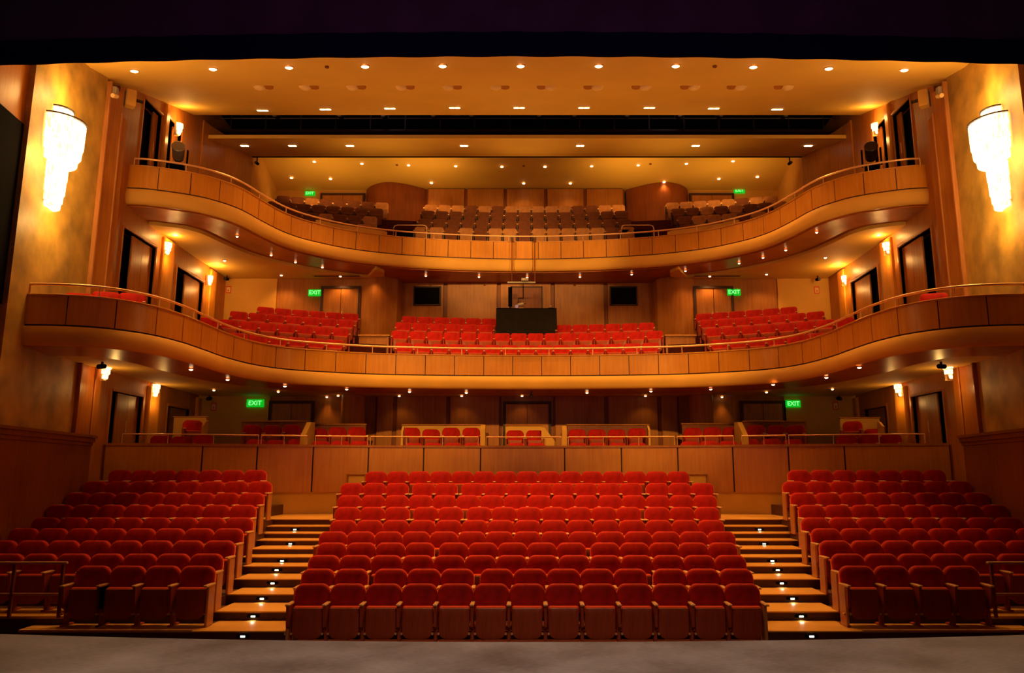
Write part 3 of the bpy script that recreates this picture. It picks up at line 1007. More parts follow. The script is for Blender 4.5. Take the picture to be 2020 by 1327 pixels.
ORD = ['first', 'second', 'third', 'fourth', 'fifth', 'sixth', 'seventh', 'eighth', 'ninth', 'tenth', 'eleventh', 'twelfth', 'thirteenth', 'fourteenth', 'fifteenth', 'sixteenth', 'seventeenth']


def twin_light(x, y, z, label, group, energy=0, slope=0.0, w=.075):
    root = empty('twin_downlight', (x, y, z))
    tag(root, label, 'ceiling light', group)
    MB().bbox(-w * 2.5, w * 2.5, -.09, .09, -.012, .03, .005).build('trim', M['ceiling'], root).rotation_euler = (slope, 0, 0)
    for s_ in (-1, 1):
        MB().bbox(s_ * w * 1.15 - w, s_ * w * 1.15 + w, -.06, .06, -.03, -.012, .01).build('lens', M['bulb'], root).rotation_euler = (slope, 0, 0)
    if energy:
        lamp('lamp', 'SPOT', (0, 0, -.12), energy, WARM, 0.08, None, 110, 0.8, root)


def on_ceil(u, v):
    """meet a sight line with the main ceiling"""
    a, b, c = _ray(u, v)
    for k in range(2000):
        y = 12 + k * .006
        t = y / b
        if c * t + EYE >= ceil_z(y) - 0.002:
            return a * t, y, ceil_z(y)
    return a * 23 / b, 22.8, ceil_z(22.8)


SL1 = math.atan(.3)
rowA = [(265, 139), (420, 135), (570, 132), (720, 130), (873, 129), (1027, 129), (1181, 129), (1333, 129), (1486, 131), (1635, 134), (1784, 137)]
for k, (u, v) in enumerate(rowA):
    x, y, z = on_ceil(u, v)
    downlight(x, y, z, .085, 'bright round downlight in the front ceiling row, %s from the left' % ORD[k], 'front row of main ceiling downlights', True, (110, 200, 560, 1050, 1250, 1300, 1250, 1050, 560, 200, 110)[k], 60, slope=.25)
rowC = [(518, 217), (642, 215), (769, 213), (897, 212), (1024, 212), (1152, 212), (1281, 212), (1408, 213), (1533, 215)]
for k, (u, v) in enumerate(rowC):
    x, y, z = on_ceil(u, v)
    twin_light(x, y, z, 'oblong twin downlight nearest the dark slot, %s from the left' % ORD[k], 'rear row of main ceiling downlights', (260, 320, 380, 420, 440, 420, 380, 320, 260)[k], .3)
rowB = [518, 608, 701, 797, 890, 984, 1080, 1172, 1267, 1363, 1455, 1548]
for k, u in enumerate(rowB):
    x, y, z = on_ceil(u, 170)
    root = empty('ceiling_dome', (x, y, z))
    tag(root, 'unlit gold ceiling dome in the middle row, %s from the left' % ORD[k], 'ceiling fitting', 'unlit domes in the main ceiling')
    sd = -1 if x < 0 else 1
    MB().lathe([(.15, 0.05), (.16, -.02), (.12, -.07), (.06, -.10), (.001, -.105)], 18, (sd * .08, 0, 0)).build('dome', M['sign_pale'], root, 50)  # light on the dome's outer side put in as a pale colour
    MB().lathe([(.12, 0.05), (.12, -.035), (.001, -.045)], 18, (-sd * .16, 0, 0)).build('dome_shadow', M['wall_wood'], root, 50)  # dark disc stands in for the shadow beside the dome
for k, u in enumerate([490, 583, 695, 917, 1143, 1368, 1587]):
    x, y, z = at_z(u, 297, 12.6)
    if k in (0, 6):
        x = math.copysign(min(abs(x), 10.2), x)
    twin_light(x, 24.75, 12.63, 'small twin downlight in the strip behind the dark slot, %s from the left' % ORD[k], 'downlights of the narrow ceiling strip', 0, .17, .06)
for k, (u, v) in enumerate([(620, 318), (714, 322), (806, 325), (899, 327), (990, 328), (1075, 328), (1167, 327), (1259, 325), (1354, 322), (1446, 317)]):
    x, y, z = at_z(u, v, 13.6)
    downlight(x, y, z, .06, 'tiny round downlight above the upper balcony, front row, %s from the left' % ORD[k], 'front downlights above the upper balcony', True, 26, 120)
for k, (u, v) in enumerate([(575, 350), (652, 352), (851, 360), (1033, 361), (1125, 361), (1310, 358), (1418, 352), (1494, 348)]):
    x, y, z = at_z(u, v, 13.6)
    y = min(y, 31.2)
    downlight(x, y, z, .06, 'tiny round downlight near the upper back wall, %s from the left' % ORD[k], 'rear downlights above the upper balcony', True, 20, 120)
for k, (u, v) in enumerate([(645, 131), (1410, 130)]):
    x, y, z = on_ceil(u, v)
    o = MB().lathe([(.05, .02), (.05, -.03), (.001, -.05)], 12, (0, 0, 0)).build('sprinkler', M['dark_wood'], loc=(x, y, z), smooth=40)
    tag(o, 'small dark sprinkler cap on the main ceiling, %s one' % ('left' if k == 0 else 'right'), 'sprinkler')
for k, (u, v) in enumerate([(783, 325), (1283, 323), (1033, 327)]):
    x, y, z = at_z(u, v, 13.6)
    o = MB().lathe([(.05, .02), (.05, -.03), (.001, -.05)], 12, (0, 0, 0)).build('sprinkler', M['dark_wood'], loc=(x, y, z), smooth=40)
    tag(o, 'small dark sprinkler cap above the upper balcony, %s one' % ('left', 'right', 'middle')[k], 'sprinkler')


def soffit_light(curve, u, v, z, off, label, group, energy):
    """place a small light on a soffit at the sight line (u, v)"""
    x, y, _ = at_z(u, v, z)
    return downlight(x, y, z + .0, .038, label, group, False, energy, 130)


ul = [(468, 465), (535, 502), (583, 516), (636, 526), (742, 538), (840, 543), (945, 545), (1040, 546), (1144, 545), (1246, 540), (1352, 533), (1458, 518), (1505, 507), (1550, 492), (1611, 457)]
for k, (u, v) in enumerate(ul):
    soffit_light(UPP, u, v, 8.44, 0, 'tiny downlight under the upper balcony front, %s from the left' % ORD[k], 'downlights under the upper balcony front', 24)
for k, (u, v) in enumerate([(443, 513), (555, 542), (684, 557), (1387, 558), (1512, 540), (1628, 507)]):
    x, y, z = at_z(u, v, 8.36)
    y = min(y, 26.2)
    downlight(x, y, z, .045, 'tiny downlight in the ceiling over the red balcony seats, %s from the left' % ORD[k], 'downlights over the lower balcony seats', False, 36, 130)
ll = [(377, 727), (449, 747), (562, 760), (684, 766), (808, 771), (920, 773), (1158, 773), (1284, 770), (1402, 766), (1525, 757), (1630, 743), (1695, 723)]
for k, (u, v) in enumerate(ll):
    x, y, z = at_z(u, v, 3.91)
    y = min(y, 24.5)
    downlight(x, y, z, .045, 'tiny downlight under the lower balcony front, %s from the left' % ORD[k], 'downlights under the lower balcony front', False, 7, 130)
pl = [(422, 768), (549, 771), (667, 779), (790, 781), (912, 781), (1030, 781), (1271, 781), (1396, 779), (1512, 772), (1642, 766)]
for k, (u, v) in enumerate(pl):
    x, y, z = at_z(u, v, 3.95)
    y = min(y, 24.6)
    downlight(x, y, z, .04, 'tiny downlight in the parterre ceiling, %s from the left' % ORD[k], 'downlights in the parterre ceiling', False, 5, 120)
for sx, nm, u in ((-1, 'left', 645), (1, 'right', 1424)):
    x = at_y(u, 800, 25)[0]
    downlight(x, 24.93, 3.95, .04, 'wall washer making a pool of light on the %s parterre wall' % nm, None, False, 10, 75)

# ------------------------------------------------------------------ chandeliers and sconces
def tiers(root, spec, mat, side, nm='crystal_tier', n=40):
    """spec: (radius, z0, z1, taper); fluted rings of hanging crystal rods, open to the wall side"""
    for r, z0, z1, tp in spec:
        a0, a1 = (-PI / 2, PI / 2) if side < 0 else (PI / 2, 3 * PI / 2)
        t = MB().lathe([(r * .98, z1), (r, z1 - .01), (r * tp, z0 + .01), (r * tp * .9, z0), (0.01, z0 + .015), (0.01, z1 - .005), (r * .98, z1)], n, (0, 0, 0), 0.035, a0, a1)
        t.build(nm, mat, root, 0)


for sx, nm in ((-1, 'left'), (1, 'right')):
    yc = 15.0
    xw = wx(yc)
    root = empty('wall_chandelier', (sx * (xw - .02), yc, 8.0))
    tag(root, 'large glowing tiered crystal wall chandelier on the %s gold wall' % nm, 'chandelier')
    root.rotation_euler = (0, 0, -sx * math.atan(.155))
    Z = [at_y(137, v, yc)[2] - 8.0 for v in (219, 242, 290, 309, 325, 356, 384, 400, 412)]
    rs = [.27, .53, .50, .44, .29, .275, .25, .22]
    tiers(root, [(r, b + .008, a - .008, .98) for r, a, b in zip(rs, Z, Z[1:])], M['crystal'], sx)
    a0, a1 = (-PI / 2, PI / 2) if sx < 0 else (PI / 2, 3 * PI / 2)
    for r, z in ((.285, Z[0]), (.545, Z[1])):
        MB().lathe([(r, z), (r, z + .025), (r - .03, z + .025), (r - .03, z), (r, z)], 40, (0, 0, 0), 0, a0, a1).build('metal_ring', M['steel'], root, 40)
    MB().box(-.03, .03, -.2, .2, Z[-1] + .1, Z[0] - .1).build('back_plate', M['brass'], root)
    for (dx, dy, dz, e) in ((.45, 0, Z[0] + .35, 60), (.85, 0, -.1, 110), (.5, 0, Z[-1] - .25, 50), (.25, -.75, -.2, 14)):
        lamp('lamp', 'POINT', (-sx * dx, dy, dz), e * .75, (1.0, 0.58, 0.17), .18, parent=root)

sc_pos = [(367, 255, 'at the ceiling beside the dark slot', 1.0), (345, 490, 'on the near lower balcony pilaster', 1.0), (432, 553, 'in the back corner of the lower balcony', .9),
          (197, 732, 'nearest the stage under the lower balcony', 1.1), (322, 770, 'further back under the lower balcony', 1.0)]
for sx, nm in ((-1, 'left'), (1, 'right')):
    for u, v, l, scl in sc_pos:
        x, y, z = at_x(u, v, -10.35)
        y = min(y, 26.2)
        if u == 197:
            y = 18.0; z = at_y(197, 732, 18.0)[2]
        wl = wx(y) - (.12 if u not in (197,) else .3)
        root = empty('wall_sconce', (sx * wl, y, z))
        tag(root, 'small glowing crystal sconce, %s side, %s' % (nm, l), 'wall lamp', 'crystal wall sconces')
        root.scale = (scl, scl, scl)
        tiers(root, [(.135, .045, .17, 1.0), (.115, -.07, .03, .97), (.085, -.17, -.085, .9)], M['crystal_s'], sx, n=24)
        MB().box(-.1, .02, -.05, .05, -.2, .2).build('back_plate', M['brass'], root)
        a0, a1 = (-PI / 2, PI / 2) if sx < 0 else (PI / 2, 3 * PI / 2)
        MB().lathe([(.14, .17), (.14, .18), (.12, .18), (.12, .17), (.14, .17)], 24, (0, 0, 0), 0, a0, a1).build('metal_ring', M['brass'], root, 40)
        for dz, e in (((.36, 16), (-.36, 12)) if v < 600 else ((.33, 10), (-.36, 6))):
            lamp('lamp', 'POINT', (-sx * .22, 0, dz), e, (1.0, 0.54, 0.14), .07, parent=root)

# ------------------------------------------------------------------ exit signs and small wall things
def exit_sign(u, v, y, w2, h, lab):
    x, _, z = at_y(u, v, y)
    root = empty('exit_sign', (x, y, z))
    tag(root, lab, 'sign', 'green exit signs')
    MB().bbox(-w2, w2, 0, .07, -h, h, .008).build('housing', M['exit'], root)
    cu = bpy.data.curves.new('lettering', 'FONT')
    cu.body = 'EXIT'
    cu.align_x = 'CENTER'; cu.align_y = 'CENTER'
    cu.size = h * 1.7
    cu.extrude = 0.004
    cu.materials.append(M['exit_text'])
    tmp = bpy.data.objects.new('tmp', cu)
    col.objects.link(tmp)
    bpy.context.view_layer.update()
    me = bpy.data.meshes.new_from_object(tmp)
    me.name = 'lettering'
    bpy.data.objects.remove(tmp)
    t = bpy.data.objects.new('lettering', me)
    col.objects.link(t)
    t.parent = root
    t.location = (0, -.008, 0)
    t.rotation_euler = (PI / 2, 0, 0)
    MB().box(-.02, .02, .05, .12, -.03, .03).build('bracket', M['steel'], root)


exit_sign(503, 795, 24.92, .28, .125, 'green EXIT sign over the left side of the parterre')
exit_sign(1565, 796, 24.92, .24, .115, 'green EXIT sign over the right side of the parterre')
exit_sign(621, 577, YB - .08, .24, .12, 'green EXIT sign on the lower balcony back wall, left')
exit_sign(1448, 576, YB - .08, .24, .12, 'green EXIT sign on the lower balcony back wall, right')
exit_sign(611, 381, 31.52, .22, .10, 'green EXIT sign on the upper balcony, left')
exit_sign(1459, 376, 31.52, .24, .11, 'green EXIT sign on the upper balcony, right')
for u, v, y, lab in ((451, 571, YB, 'small red and white sign in the left corner of the lower balcony'), (1611, 572, YB, 'small red and white sign in the right corner of the lower balcony'),
                     (422, 802, 24.98, 'small red and white sign on the left parterre back wall'), (1648, 800, 24.98, 'small red and white sign on the right parterre back wall')):
    x, _, z = at_y(u, v, y)
    o = empty('safety_sign', (x, y, z))
    tag(o, lab, 'sign', 'red and white safety signs')
    MB().box(-.09, .09, -.015, 0, -.13, .13).build('plate', M['sign_red'], o)
    MB().box(-.065, .065, -.02, -.015, -.10, .09).build('pale_field', M['sign_pale'], o)
    MB().box(-.02, .02, -.024, -.02, -.07, .0).build('red_mark', M['sign_red'], o)


def dome_camera(x, y, z, lab, zc):
    o = empty('security_camera', (x, y, z))
    tag(o, lab, 'camera', 'small dark security cameras')
    MB().box(-.02, .02, -.02, .02, 0, zc - z + .01).build('mount', M['steel'], o)
    MB().tube([(0, .1, 0), (0, -.13, -.04)], .055, 10).build('housing', M['black'], o, 40)
    MB().tube([(0, -.13, -.04), (0, -.15, -.045)], .04, 10).build('camera_lens', M['steel'], o, 40)


for u, v, y, lab in ((447, 549, 26.2, 'security camera under the ceiling in the left corner of the lower balcony'), (1613, 550, 26.2, 'security camera under the ceiling in the right corner of the lower balcony'),
                     (413, 785, 24.7, 'security camera in the left corner of the parterre'), (1655, 785, 24.7, 'security camera in the right corner of the parterre'),
                     (507, 321, 26.5, 'security camera on the left edge of the upper seating room'), (1558, 321, 26.5, 'security camera on the right edge of the upper seating room'),
                     (203, 704, 16.9, 'dark security camera hanging under the left end of the lower balcony'), (1855, 704, 16.9, 'dark security camera hanging under the right end of the lower balcony'),
                     (1048, 780, 23.2, 'dark security camera under the middle of the lower balcony')):
    x, y, z = at_y(u, v, y)
    zc = 13.6 if z > 12 else (8.46 if z > 6 else (3.96 if y > 20 else 3.93))
    dome_camera(x, y, min(z, zc - .08), lab, zc)


def box_speaker(x, y, z, rz, m, lab, s=1.0):
    o = empty('loudspeaker', (x, y, z), rz)
    tag(o, lab, 'speaker')
    MB().bbox(-.13 * s, .13 * s, -.12 * s, .12 * s, -.22 * s, .22 * s, .02).build('cabinet', m, o)
    MB().box(-.11 * s, .11 * s, -.13 * s, -.12 * s, -.2 * s, .2 * s).build('grille', M['grey'], o)
    MB().box(-.03, .03, .12 * s, .3 * s, -.03, .03).build('bracket', M['steel'], o)


for sx, nm in ((-1, 'left'), (1, 'right')):
    x, y, z = at_x(256, 195, -10.3)
    box_speaker(sx * 10.28, y, z, sx * .9, M['plaster'], 'beige wall loudspeaker high behind the %s pilaster' % nm)
    o = empty('wall_projector_lamp', (sx * 9.98, 17.1, at_x(212, 172, -10.0)[2]))
    tag(o, 'small pale spotlight high on the corner of the %s gold wall' % nm, 'spotlight')
    MB().bbox(-.05, .05, -.06, .06, -.02, .16, .01).build('bracket', M['grey'], o)
    MB().tube([(0, .08, -.03), (0, -.1, -.10)], .055, 10).build('lamp_head', M['sign_pale'], o, 40)

# stage lights on the ends of the upper balcony
for sx, nm, u in ((-1, 'left', 350), (1, 'right', 1720)):
    x, y, z = at_y(u, 322, 20.9)
    o = empty('moving_light', (x, y, 9.80), sx * -.4)
    o.scale = (1.25, 1.25, 1.25)
    tag(o, 'black stage light standing at the %s end of the upper balcony' % nm, 'stage light')
    MB().bbox(-.16, .16, -.14, .14, 0.28, .40, .02).build('base', M['black'], o)
    MB().tube([(0, 0, -.62), (0, 0, .3)], .03, 8).build('pole', M['black'], o, 40)
    for s in (-1, 1):
        MB().bbox(s * .20 - .02, s * .20 + .02, -.06, .06, .38, .78, .01).build('yoke_arm', M['black'], o)
    h = MB().lathe([(.09, -.22), (.13, -.18), (.14, .1), (.15, .2), (.13, .22)], 18).build('lamp_head', M['grey'] if sx < 0 else M['steel'], o, 40)
    h.location = (0, 0, .72)
    h.rotation_euler = (PI / 2 - .3, 0, 0)
    MB().lathe([(.12, -.235), (.12, -.22)], 18).build('lens', M['steel'], h, 40)

# ------------------------------------------------------------------ seats
def outline(w2, z0, z1, rt, rb, arch=0.02, n=6):
    """rounded outline in x, z, counter-clockwise seen from the front"""
    pts = []
    for cx, cz, r, a in ((w2 - rt, z1 - rt, rt, 0), (-w2 + rt, z1 - rt, rt, PI / 2), (-w2 + rb, z0 + rb, rb, PI), (w2 - rb, z0 + rb, rb, 1.5 * PI)):
        for k in range(n + 1):
            t = a + (PI / 2) * k / n
            pts.append((cx + r * math.cos(t), cz + r * math.sin(t)))
    out = []
    for x, z in pts:
        if z > (z0 + z1) / 2:
            z += arch * (1 - (x / w2) ** 2)
        out.append((x, z))
    return out


def pad(w2, z0, z1, th, rt, rb, puff=0.03, arch=0.02, tilt=0.0, y=0.0, edge=0.025, n=6):
    """upholstered pad: outline, soft rounded edge and a puffed front facing -y"""
    zc = (z0 + z1) / 2
    mb = MB()
    rings = []
    base = outline(w2, z0, z1, rt, rb, arch, n)

    def ring(inset, yy):
        fx, fz = (w2 - inset) / w2, ((z1 - z0) / 2 - inset) / ((z1 - z0) / 2)
        return [(x * fx, yy, zc + (z - zc) * fz) for x, z in base]
    rings = [ring(.02, th), ring(0, th - .02), ring(0, edge), ring(edge * .3, edge * .3), ring(edge, 0), ring(edge + .05, -puff * .7), ring(edge + .11, -puff)]
    m = len(base)
    vs = [p for r in rings for p in r]
    fs = []
    for i in range(len(rings) - 1):
        for k in range(m):
            j = (k + 1) % m
            fs.append((i * m + k, (i + 1) * m + k, (i + 1) * m + j, i * m + j))
    fs.append(tuple(range(m)))
    fs.append(tuple((len(rings) - 1) * m + k for k in reversed(range(m))))
    c, s = math.cos(tilt), math.sin(tilt)
    vs = [(a, y + b * c + (d - z0) * s, z0 + (d - z0) * c - b * s) for a, b, d in vs]
    return mb.add(vs, fs)


PITCH_S = 0.55


def cyl_y(mb, x, z, y0, y1, r, n=10):
    return mb.tube([(x, y0, z), (x, y1, z)], r, n)


D = {}


def data(key, mb, m, smooth=40):
    me = mb.mesh(key, m, smooth)
    import bmesh
    bm = bmesh.new(); bm.from_mesh(me); bmesh.ops.recalc_face_normals(bm, faces=bm.faces); bm.to_mesh(me); bm.free()
    if smooth:
        me.set_sharp_from_angle(angle=math.radians(smooth))
    D[key] = me
    return me


data('backrest', pad(.276, .45, .872, .11, .125, .05, .02, .026, .13, -.03, .034), M['velvet'], 60)
data('backrest_square', pad(.272, .43, .872, .10, .075, .05, .015, .012, .13, -.03), M['velvet'], 60)
data('back_shell', pad(.225, .28, .80, .025, .08, .03, .0, .01, .13, .055), M['seat_wood'], 40)
data('seat_cushion', pad(.228, .16, .578, .075, .03, .08, .0, .0, .0, -.135), M['velvet_pad'], 50)
data('seat_pan', pad(.224, .115, .560, .03, .015, .11, .012, .0, .0, -.172, .012), M['seat_wood'], 40)
data('armrest', MB().bbox(-.033, .033, -.30, .04, .600, .632, .010), M['arm_wood'], 0)
sp = MB().xprism([(-.27, .60), (-.24, .30), (-.16, .26), (.02, .26), (.05, .60)], -.02, .02)
data('standard', sp.bbox(-.025, .025, -.13, -.03, .03, .27, .005).bbox(-.03, .03, -.2, .1, 0, .03, .005), M['seat_wood'], 0)
data('standard_dark', MB().box(-.02, .02, -.24, .04, .03, .60).box(-.03, .03, -.2, .1, 0, .03), M['steel'], 0)
data('bolt', cyl_y(MB(), 0, 0, -.02, .02, .018), M['brass'], 40)
data('end_panel', MB().bbox(-.022, .022, -.20, .05, 0.0, .60, .012), M['panel_wood'], 0)
data('backrest_tan', pad(.268, .40, .875, .10, .10, .05, .02, .012, .13, -.03), M['lit_tan_fabric'], 60)
data('backrest_brown', pad(.268, .40, .875, .10, .10, .05, .02, .012, .13, -.03), M['brown_fabric'], 60)
data('seat_tan', pad(.228, .12, .57, .075, .03, .08, .0, .0, .0, -.135), M['lit_tan_fabric'], 50)
data('seat_brown', pad(.228, .12, .57, .075, .03, .08, .0, .0, .0, -.135), M['brown_fabric'], 50)


def child(name, key, parent, loc=(0, 0, 0)):
    o = bpy.data.objects.new(name, D[key])
    col.objects.link(o)
    o.parent = parent
    o.location = loc
    return o


def make_seat(name, kind):
    """one complete seat; kind: full, short (no bolts), left_end, right_end variants are added by add_end"""
    root = empty(name, (0, 0, 0))
    if kind == 'red':
        child('backrest', 'backrest' if name != 'circle_seat' else 'backrest_square', root)
        child('back_shell', 'back_shell', root)
        child('seat_cushion', 'seat_cushion', root)
        child('seat_pan', 'seat_pan', root)
    else:
        child('backrest', 'backrest_' + kind, root)
        child('seat_cushion', 'seat_' + kind, root)
    child('armrest', 'armrest', root, (-PITCH_S / 2, 0, 0))
    child('standard', 'standard' if name != 'gallery_seat' else 'standard_dark', root, (-PITCH_S / 2, 0, 0))
    return root


def copy_tree(o, parent=None):
    c = o.copy()
    col.objects.link(c)
    if parent is not None:
        c.parent = parent
    for ch in o.children:
        copy_tree(ch, c)
    return c


protos, used = {}, set()


def place(name, kind, loc, rz, label, group, bolts=False, end_l=False, end_r=False):
    key = (name, kind)
    if key not in protos:
        protos[key] = make_seat(name, kind)
        protos[key]['category'] = 'theatre seat'
        r = protos[key]
    else:
        r = copy_tree(clean[key]) if False else None
        src = protos[key]
        r = src.copy()
        col.objects.link(r)
        for ch in base_children[key]:
            c = ch.copy()
            col.objects.link(c)
            c.parent = r
    if key not in base_children:
        base_children[key] = [c for c in r.children]
    r.location = loc
    r.rotation_euler = (0, 0, rz)
    r['label'] = label
    r['group'] = group
    if bolts:
        for c in list(r.children):
            if c.data.name.startswith('standard'):
                child('bolt', 'bolt', c, (-.045, -.15, .19))
                child('bolt', 'bolt', c, (.045, -.15, .19))
    if end_l:
        child('end_panel', 'end_panel', r, (-PITCH_S / 2 - .012, 0, 0))
    if end_r:
        child('armrest', 'armrest', r, (PITCH_S / 2, 0, 0))
        child('end_panel' if end_r == 2 else 'standard', 'end_panel' if end_r == 2 else 'standard', r, (PITCH_S / 2, 0, 0))
    return r


base_children = {}

for i in range(10):
    n = C_N[i]
    half = C_HALF[i]
    # the wider gaps between some seats
    gaps = [0.0] * (n + 1)
    extra = 2 * half - n * PITCH_S
    if extra > 0.12:
        ids = {1: (2, 5, 10), 3: (4, 9), 6: (3, 5, 12), 4: (), 8: (3, 5, 13)}.get(i, (4, n - 4)) or (4, n - 4)
        for g in ids: gaps[g] = extra / len(ids)
    x = -half if extra > 0.12 else -n * PITCH_S / 2
    for k in range(n):
        x += gaps[k]
        place('auditorium_seat', 'red', (x + PITCH_S / 2, ROW_Y[i], C_FLOOR[i]), 0,
              'red velvet tip-up seat, %s from the left, %s row of the centre stalls' % (ORD[k], ORD[i]),
              'centre stalls seats', bolts=(i == 0), end_l=(k == 0), end_r=(2 if k == n - 1 else (1 if gaps[k + 1] > .04 else 0)))
        x += PITCH_S
for sx, nm in ((-1, 'left'), (1, 'right')):
    for i in range(9):
        n = S_N[i]
        for k in range(n):
            kk = n - 1 - k if sx < 0 else k       # kk counts from the aisle
            xx = S_END[i] + PITCH_S / 2 + PITCH_S * kk
            place('auditorium_seat', 'red', (sx * xx, S_Y[i], S_FLOOR[i]), 0,
                  'red velvet tip-up seat, %s from the aisle, %s row of the %s stalls block' % (ORD[kk], ORD[i], nm),
                  '%s stalls block seats' % nm, bolts=(i == 0),
                  end_l=(sx > 0 and kk == 0), end_r=(2 if (sx < 0 and kk == 0) else (1 if (sx > 0 and kk == n - 1) or (i == 0 and kk == n - 1) else 0)))

# lower balcony seats on arcs
AC, R0 = 6.25, 18.05
L_TOP = [5.56, 6.10, 6.55, 6.95]


def arc_pos(ac, r, x):
    a = math.asin(x / r)
    return x, ac + r * math.cos(a), -a


def tier(ac, r, a0, a1, y_in, y_out, z0, z1, m, lab):
    n = 30
    pts = []
    for k in range(n + 1):
        a = a0 + (a1 - a0) * k / n
        pts.append(((r + y_in) * math.sin(a), ac + (r + y_in) * math.cos(a)))
    for k in range(n, -1, -1):
        a = a0 + (a1 - a0) * k / n
        pts.append(((r + y_out) * math.sin(a), ac + (r + y_out) * math.cos(a)))
    o = MB().prism(pts, z0, z1).build('floor', m)
    recalc(o)
    struct(o, lab, 'floor')


for k in range(4):
    r = R0 + .85 * k
    amax = math.asin(min(.99, 10.55 / (r + .45)))
    tier(AC, r, -amax, amax, -.42, .46 if k < 3 else 1.2, 4.3, L_TOP[k] - .87, M['carpet'], 'curved step under the %s row of lower balcony seats' % ORD[k])
    if k == 0: spans = [(-15 * .56 / 2, 15)]
    elif k == 1: spans = [(-16 * .56 / 2, 16)]
    elif k == 2: spans = [(-4.52, 6), (1.0, 6)]
    else: spans = [(-4.45, 6)]
    for x0, n in spans:
        for j in range(n):
            xx, yy, rz = arc_pos(AC, r, x0 + .56 * (j + .5))
            side = '' if k < 2 else (', left of the black table' if x0 < 0 else ', right of the black table')
            place('circle_seat', 'red', (xx, yy, L_TOP[k] - .87), rz,
                  'red lower balcony seat, %s from the left, %s centre row%s' % (ORD[j], ORD[k], side), 'lower balcony centre seats', end_r=(1 if j == n - 1 else 0))
    for sx, nm in ((-1, 'left'), (1, 'right')):
        n = (7, 8, 7, 6)[k]
        a = math.asin((5.72 + .05 * k) / r)
        for j in range(n):
            aa = a + (j + .5) * .56 / r
            kk = j
            place('circle_seat', 'red', (sx * r * math.sin(aa), AC + r * math.cos(aa), L_TOP[k] - .87), -sx * aa,
                  'red lower balcony seat, %s from the aisle, %s row of the %s block' % (ORD[j], ORD[k], nm), 'lower balcony %s seats' % nm, end_r=(1 if (sx > 0 and j == n - 1) or (sx < 0 and j == 0) else 0))
# side arms of the lower balcony: a few seat tops above the rail
for sx, nm, us in ((-1, 'left', (156, 209, 262)), (1, 'right', (1842,))):
    for k, u in enumerate(us):
        x, y, z = at_y(u, 578, 16.0 + .3 * k)
        place('circle_seat', 'red', (x, y, z - .88 + (.02 if k != 1 else .05)), sx * -.35, 'red seat top peeping over the %s end of the lower balcony%s' % (nm, ', %s from the wall' % ORD[k] if len(us) > 1 else ''), 'seats on the balcony ends', end_r=1)

# parterre box seats
bx = [('left outer', [(382, 828)], [(320, 858), (360, 860), (402, 857)]),
      ('left', [(499, 837), (538, 838), (577, 837)], [(507, 866), (546, 867), (587, 866)]),
      ('left of the round column', [(629, 844), (667, 842), (705, 842)], [(634, 869), (672, 869), (710, 869)]),
      ('centre left', [(812, 843), (851, 846), (890, 843), (930, 843)], [(816, 873), (855, 873), (894, 873), (932, 873)]),
      ('middle', [(1016, 848), (1055, 848)], [(1019, 873), (1058, 873)]),
      ('centre right', [(1138, 846), (1177, 846), (1216, 846), (1256, 844)], [(1140, 873), (1179, 873), (1218, 873), (1257, 873)]),
      ('right of the round column', [(1366, 843), (1404, 842), (1442, 842)], [(1360, 870), (1398, 869), (1436, 869)]),
      ('right', [(1490, 838), (1531, 838), (1569, 838)], [(1478, 866), (1520, 865), (1563, 866)]),
      ('right outer', [(1680, 830), (1722, 845)], [(1669, 857), (1711, 857), (1755, 855)])]
for nm, back, front in bx:
    for lst, off, w in ((back, 2.75, 'back'), (front, 1.55, 'front')):
        for k, (u, v) in enumerate(lst):
            a = (u - 1040) / F_PX
            t = par_s(u)
            x0, y0, nx, ny = sample(PAR, s_par, t)
            y = y0 + off
            x, y, z = at_y(u, v, y)
            o = place('parterre_seat', 'red', (x, y, z - .885), -math.atan2(x, 14), 'red %s row seat, %s from left, %s parterre box' % (w, ORD[k], nm), 'parterre box seats', end_r=1)
            bh = z - .885 - 1.55
            if bh > .04:
                f = MB().box(x - .28, x + .28, y - .32, y + .25, 1.55, z - .885).build('platform', M['carpet'])
                f.name = 'box_platform'
                tag(f, 'dark step under the %s seat of the %s parterre box, %s row' % (ORD[k], nm, w), 'platform', 'steps under parterre box seats', 'structure')

# low screens and dividers of the boxes
for ua, ub, vt, off, lab in ((343, 407, 823, 3.25, 'pale low screen behind the left outer box seats'), (478, 604, 832, 3.25, 'low wood screen behind the left box seats'),
                             (617, 722, 838, 3.25, 'low wood screen behind the seats left of the column'), (793, 953, 839, 3.25, 'low pale screen behind the centre left box seats'),
                             (997, 1070, 840, 3.25, 'low pale screen behind the middle box seats'), (1118, 1280, 839, 3.25, 'low screen behind the centre right box seats'),
                             (1345, 1455, 837, 3.25, 'low wood screen behind the seats right of the column'), (1466, 1590, 832, 3.25, 'low wood screen behind the right box seats'),
                             (1657, 1735, 825, 3.25, 'pale low screen behind the right outer box seats')):
    y = sample(PAR, s_par, par_s((ua + ub) / 2))[1] + off
    y = min(y, 24.4)
    xa, _, zt = at_y(ua, vt, y)
    xb = at_y(ub, vt, y)[0]
    o = empty('box_screen', ((xa + xb) / 2, y, 1.55))
    tag(o, lab, 'low screen')
    w2 = (xb - xa) / 2
    MB().bbox(-w2, w2, 0, .06, 0, zt - 1.55, .01).build('panel', M['plaster' if 'pale' in lab else 'dark_wood'], o)
    MB().bbox(-w2 - .02, w2 + .02, -.03, .09, zt - 1.55, zt - 1.51, .01).build('top_rail', M['wall_wood'], o)
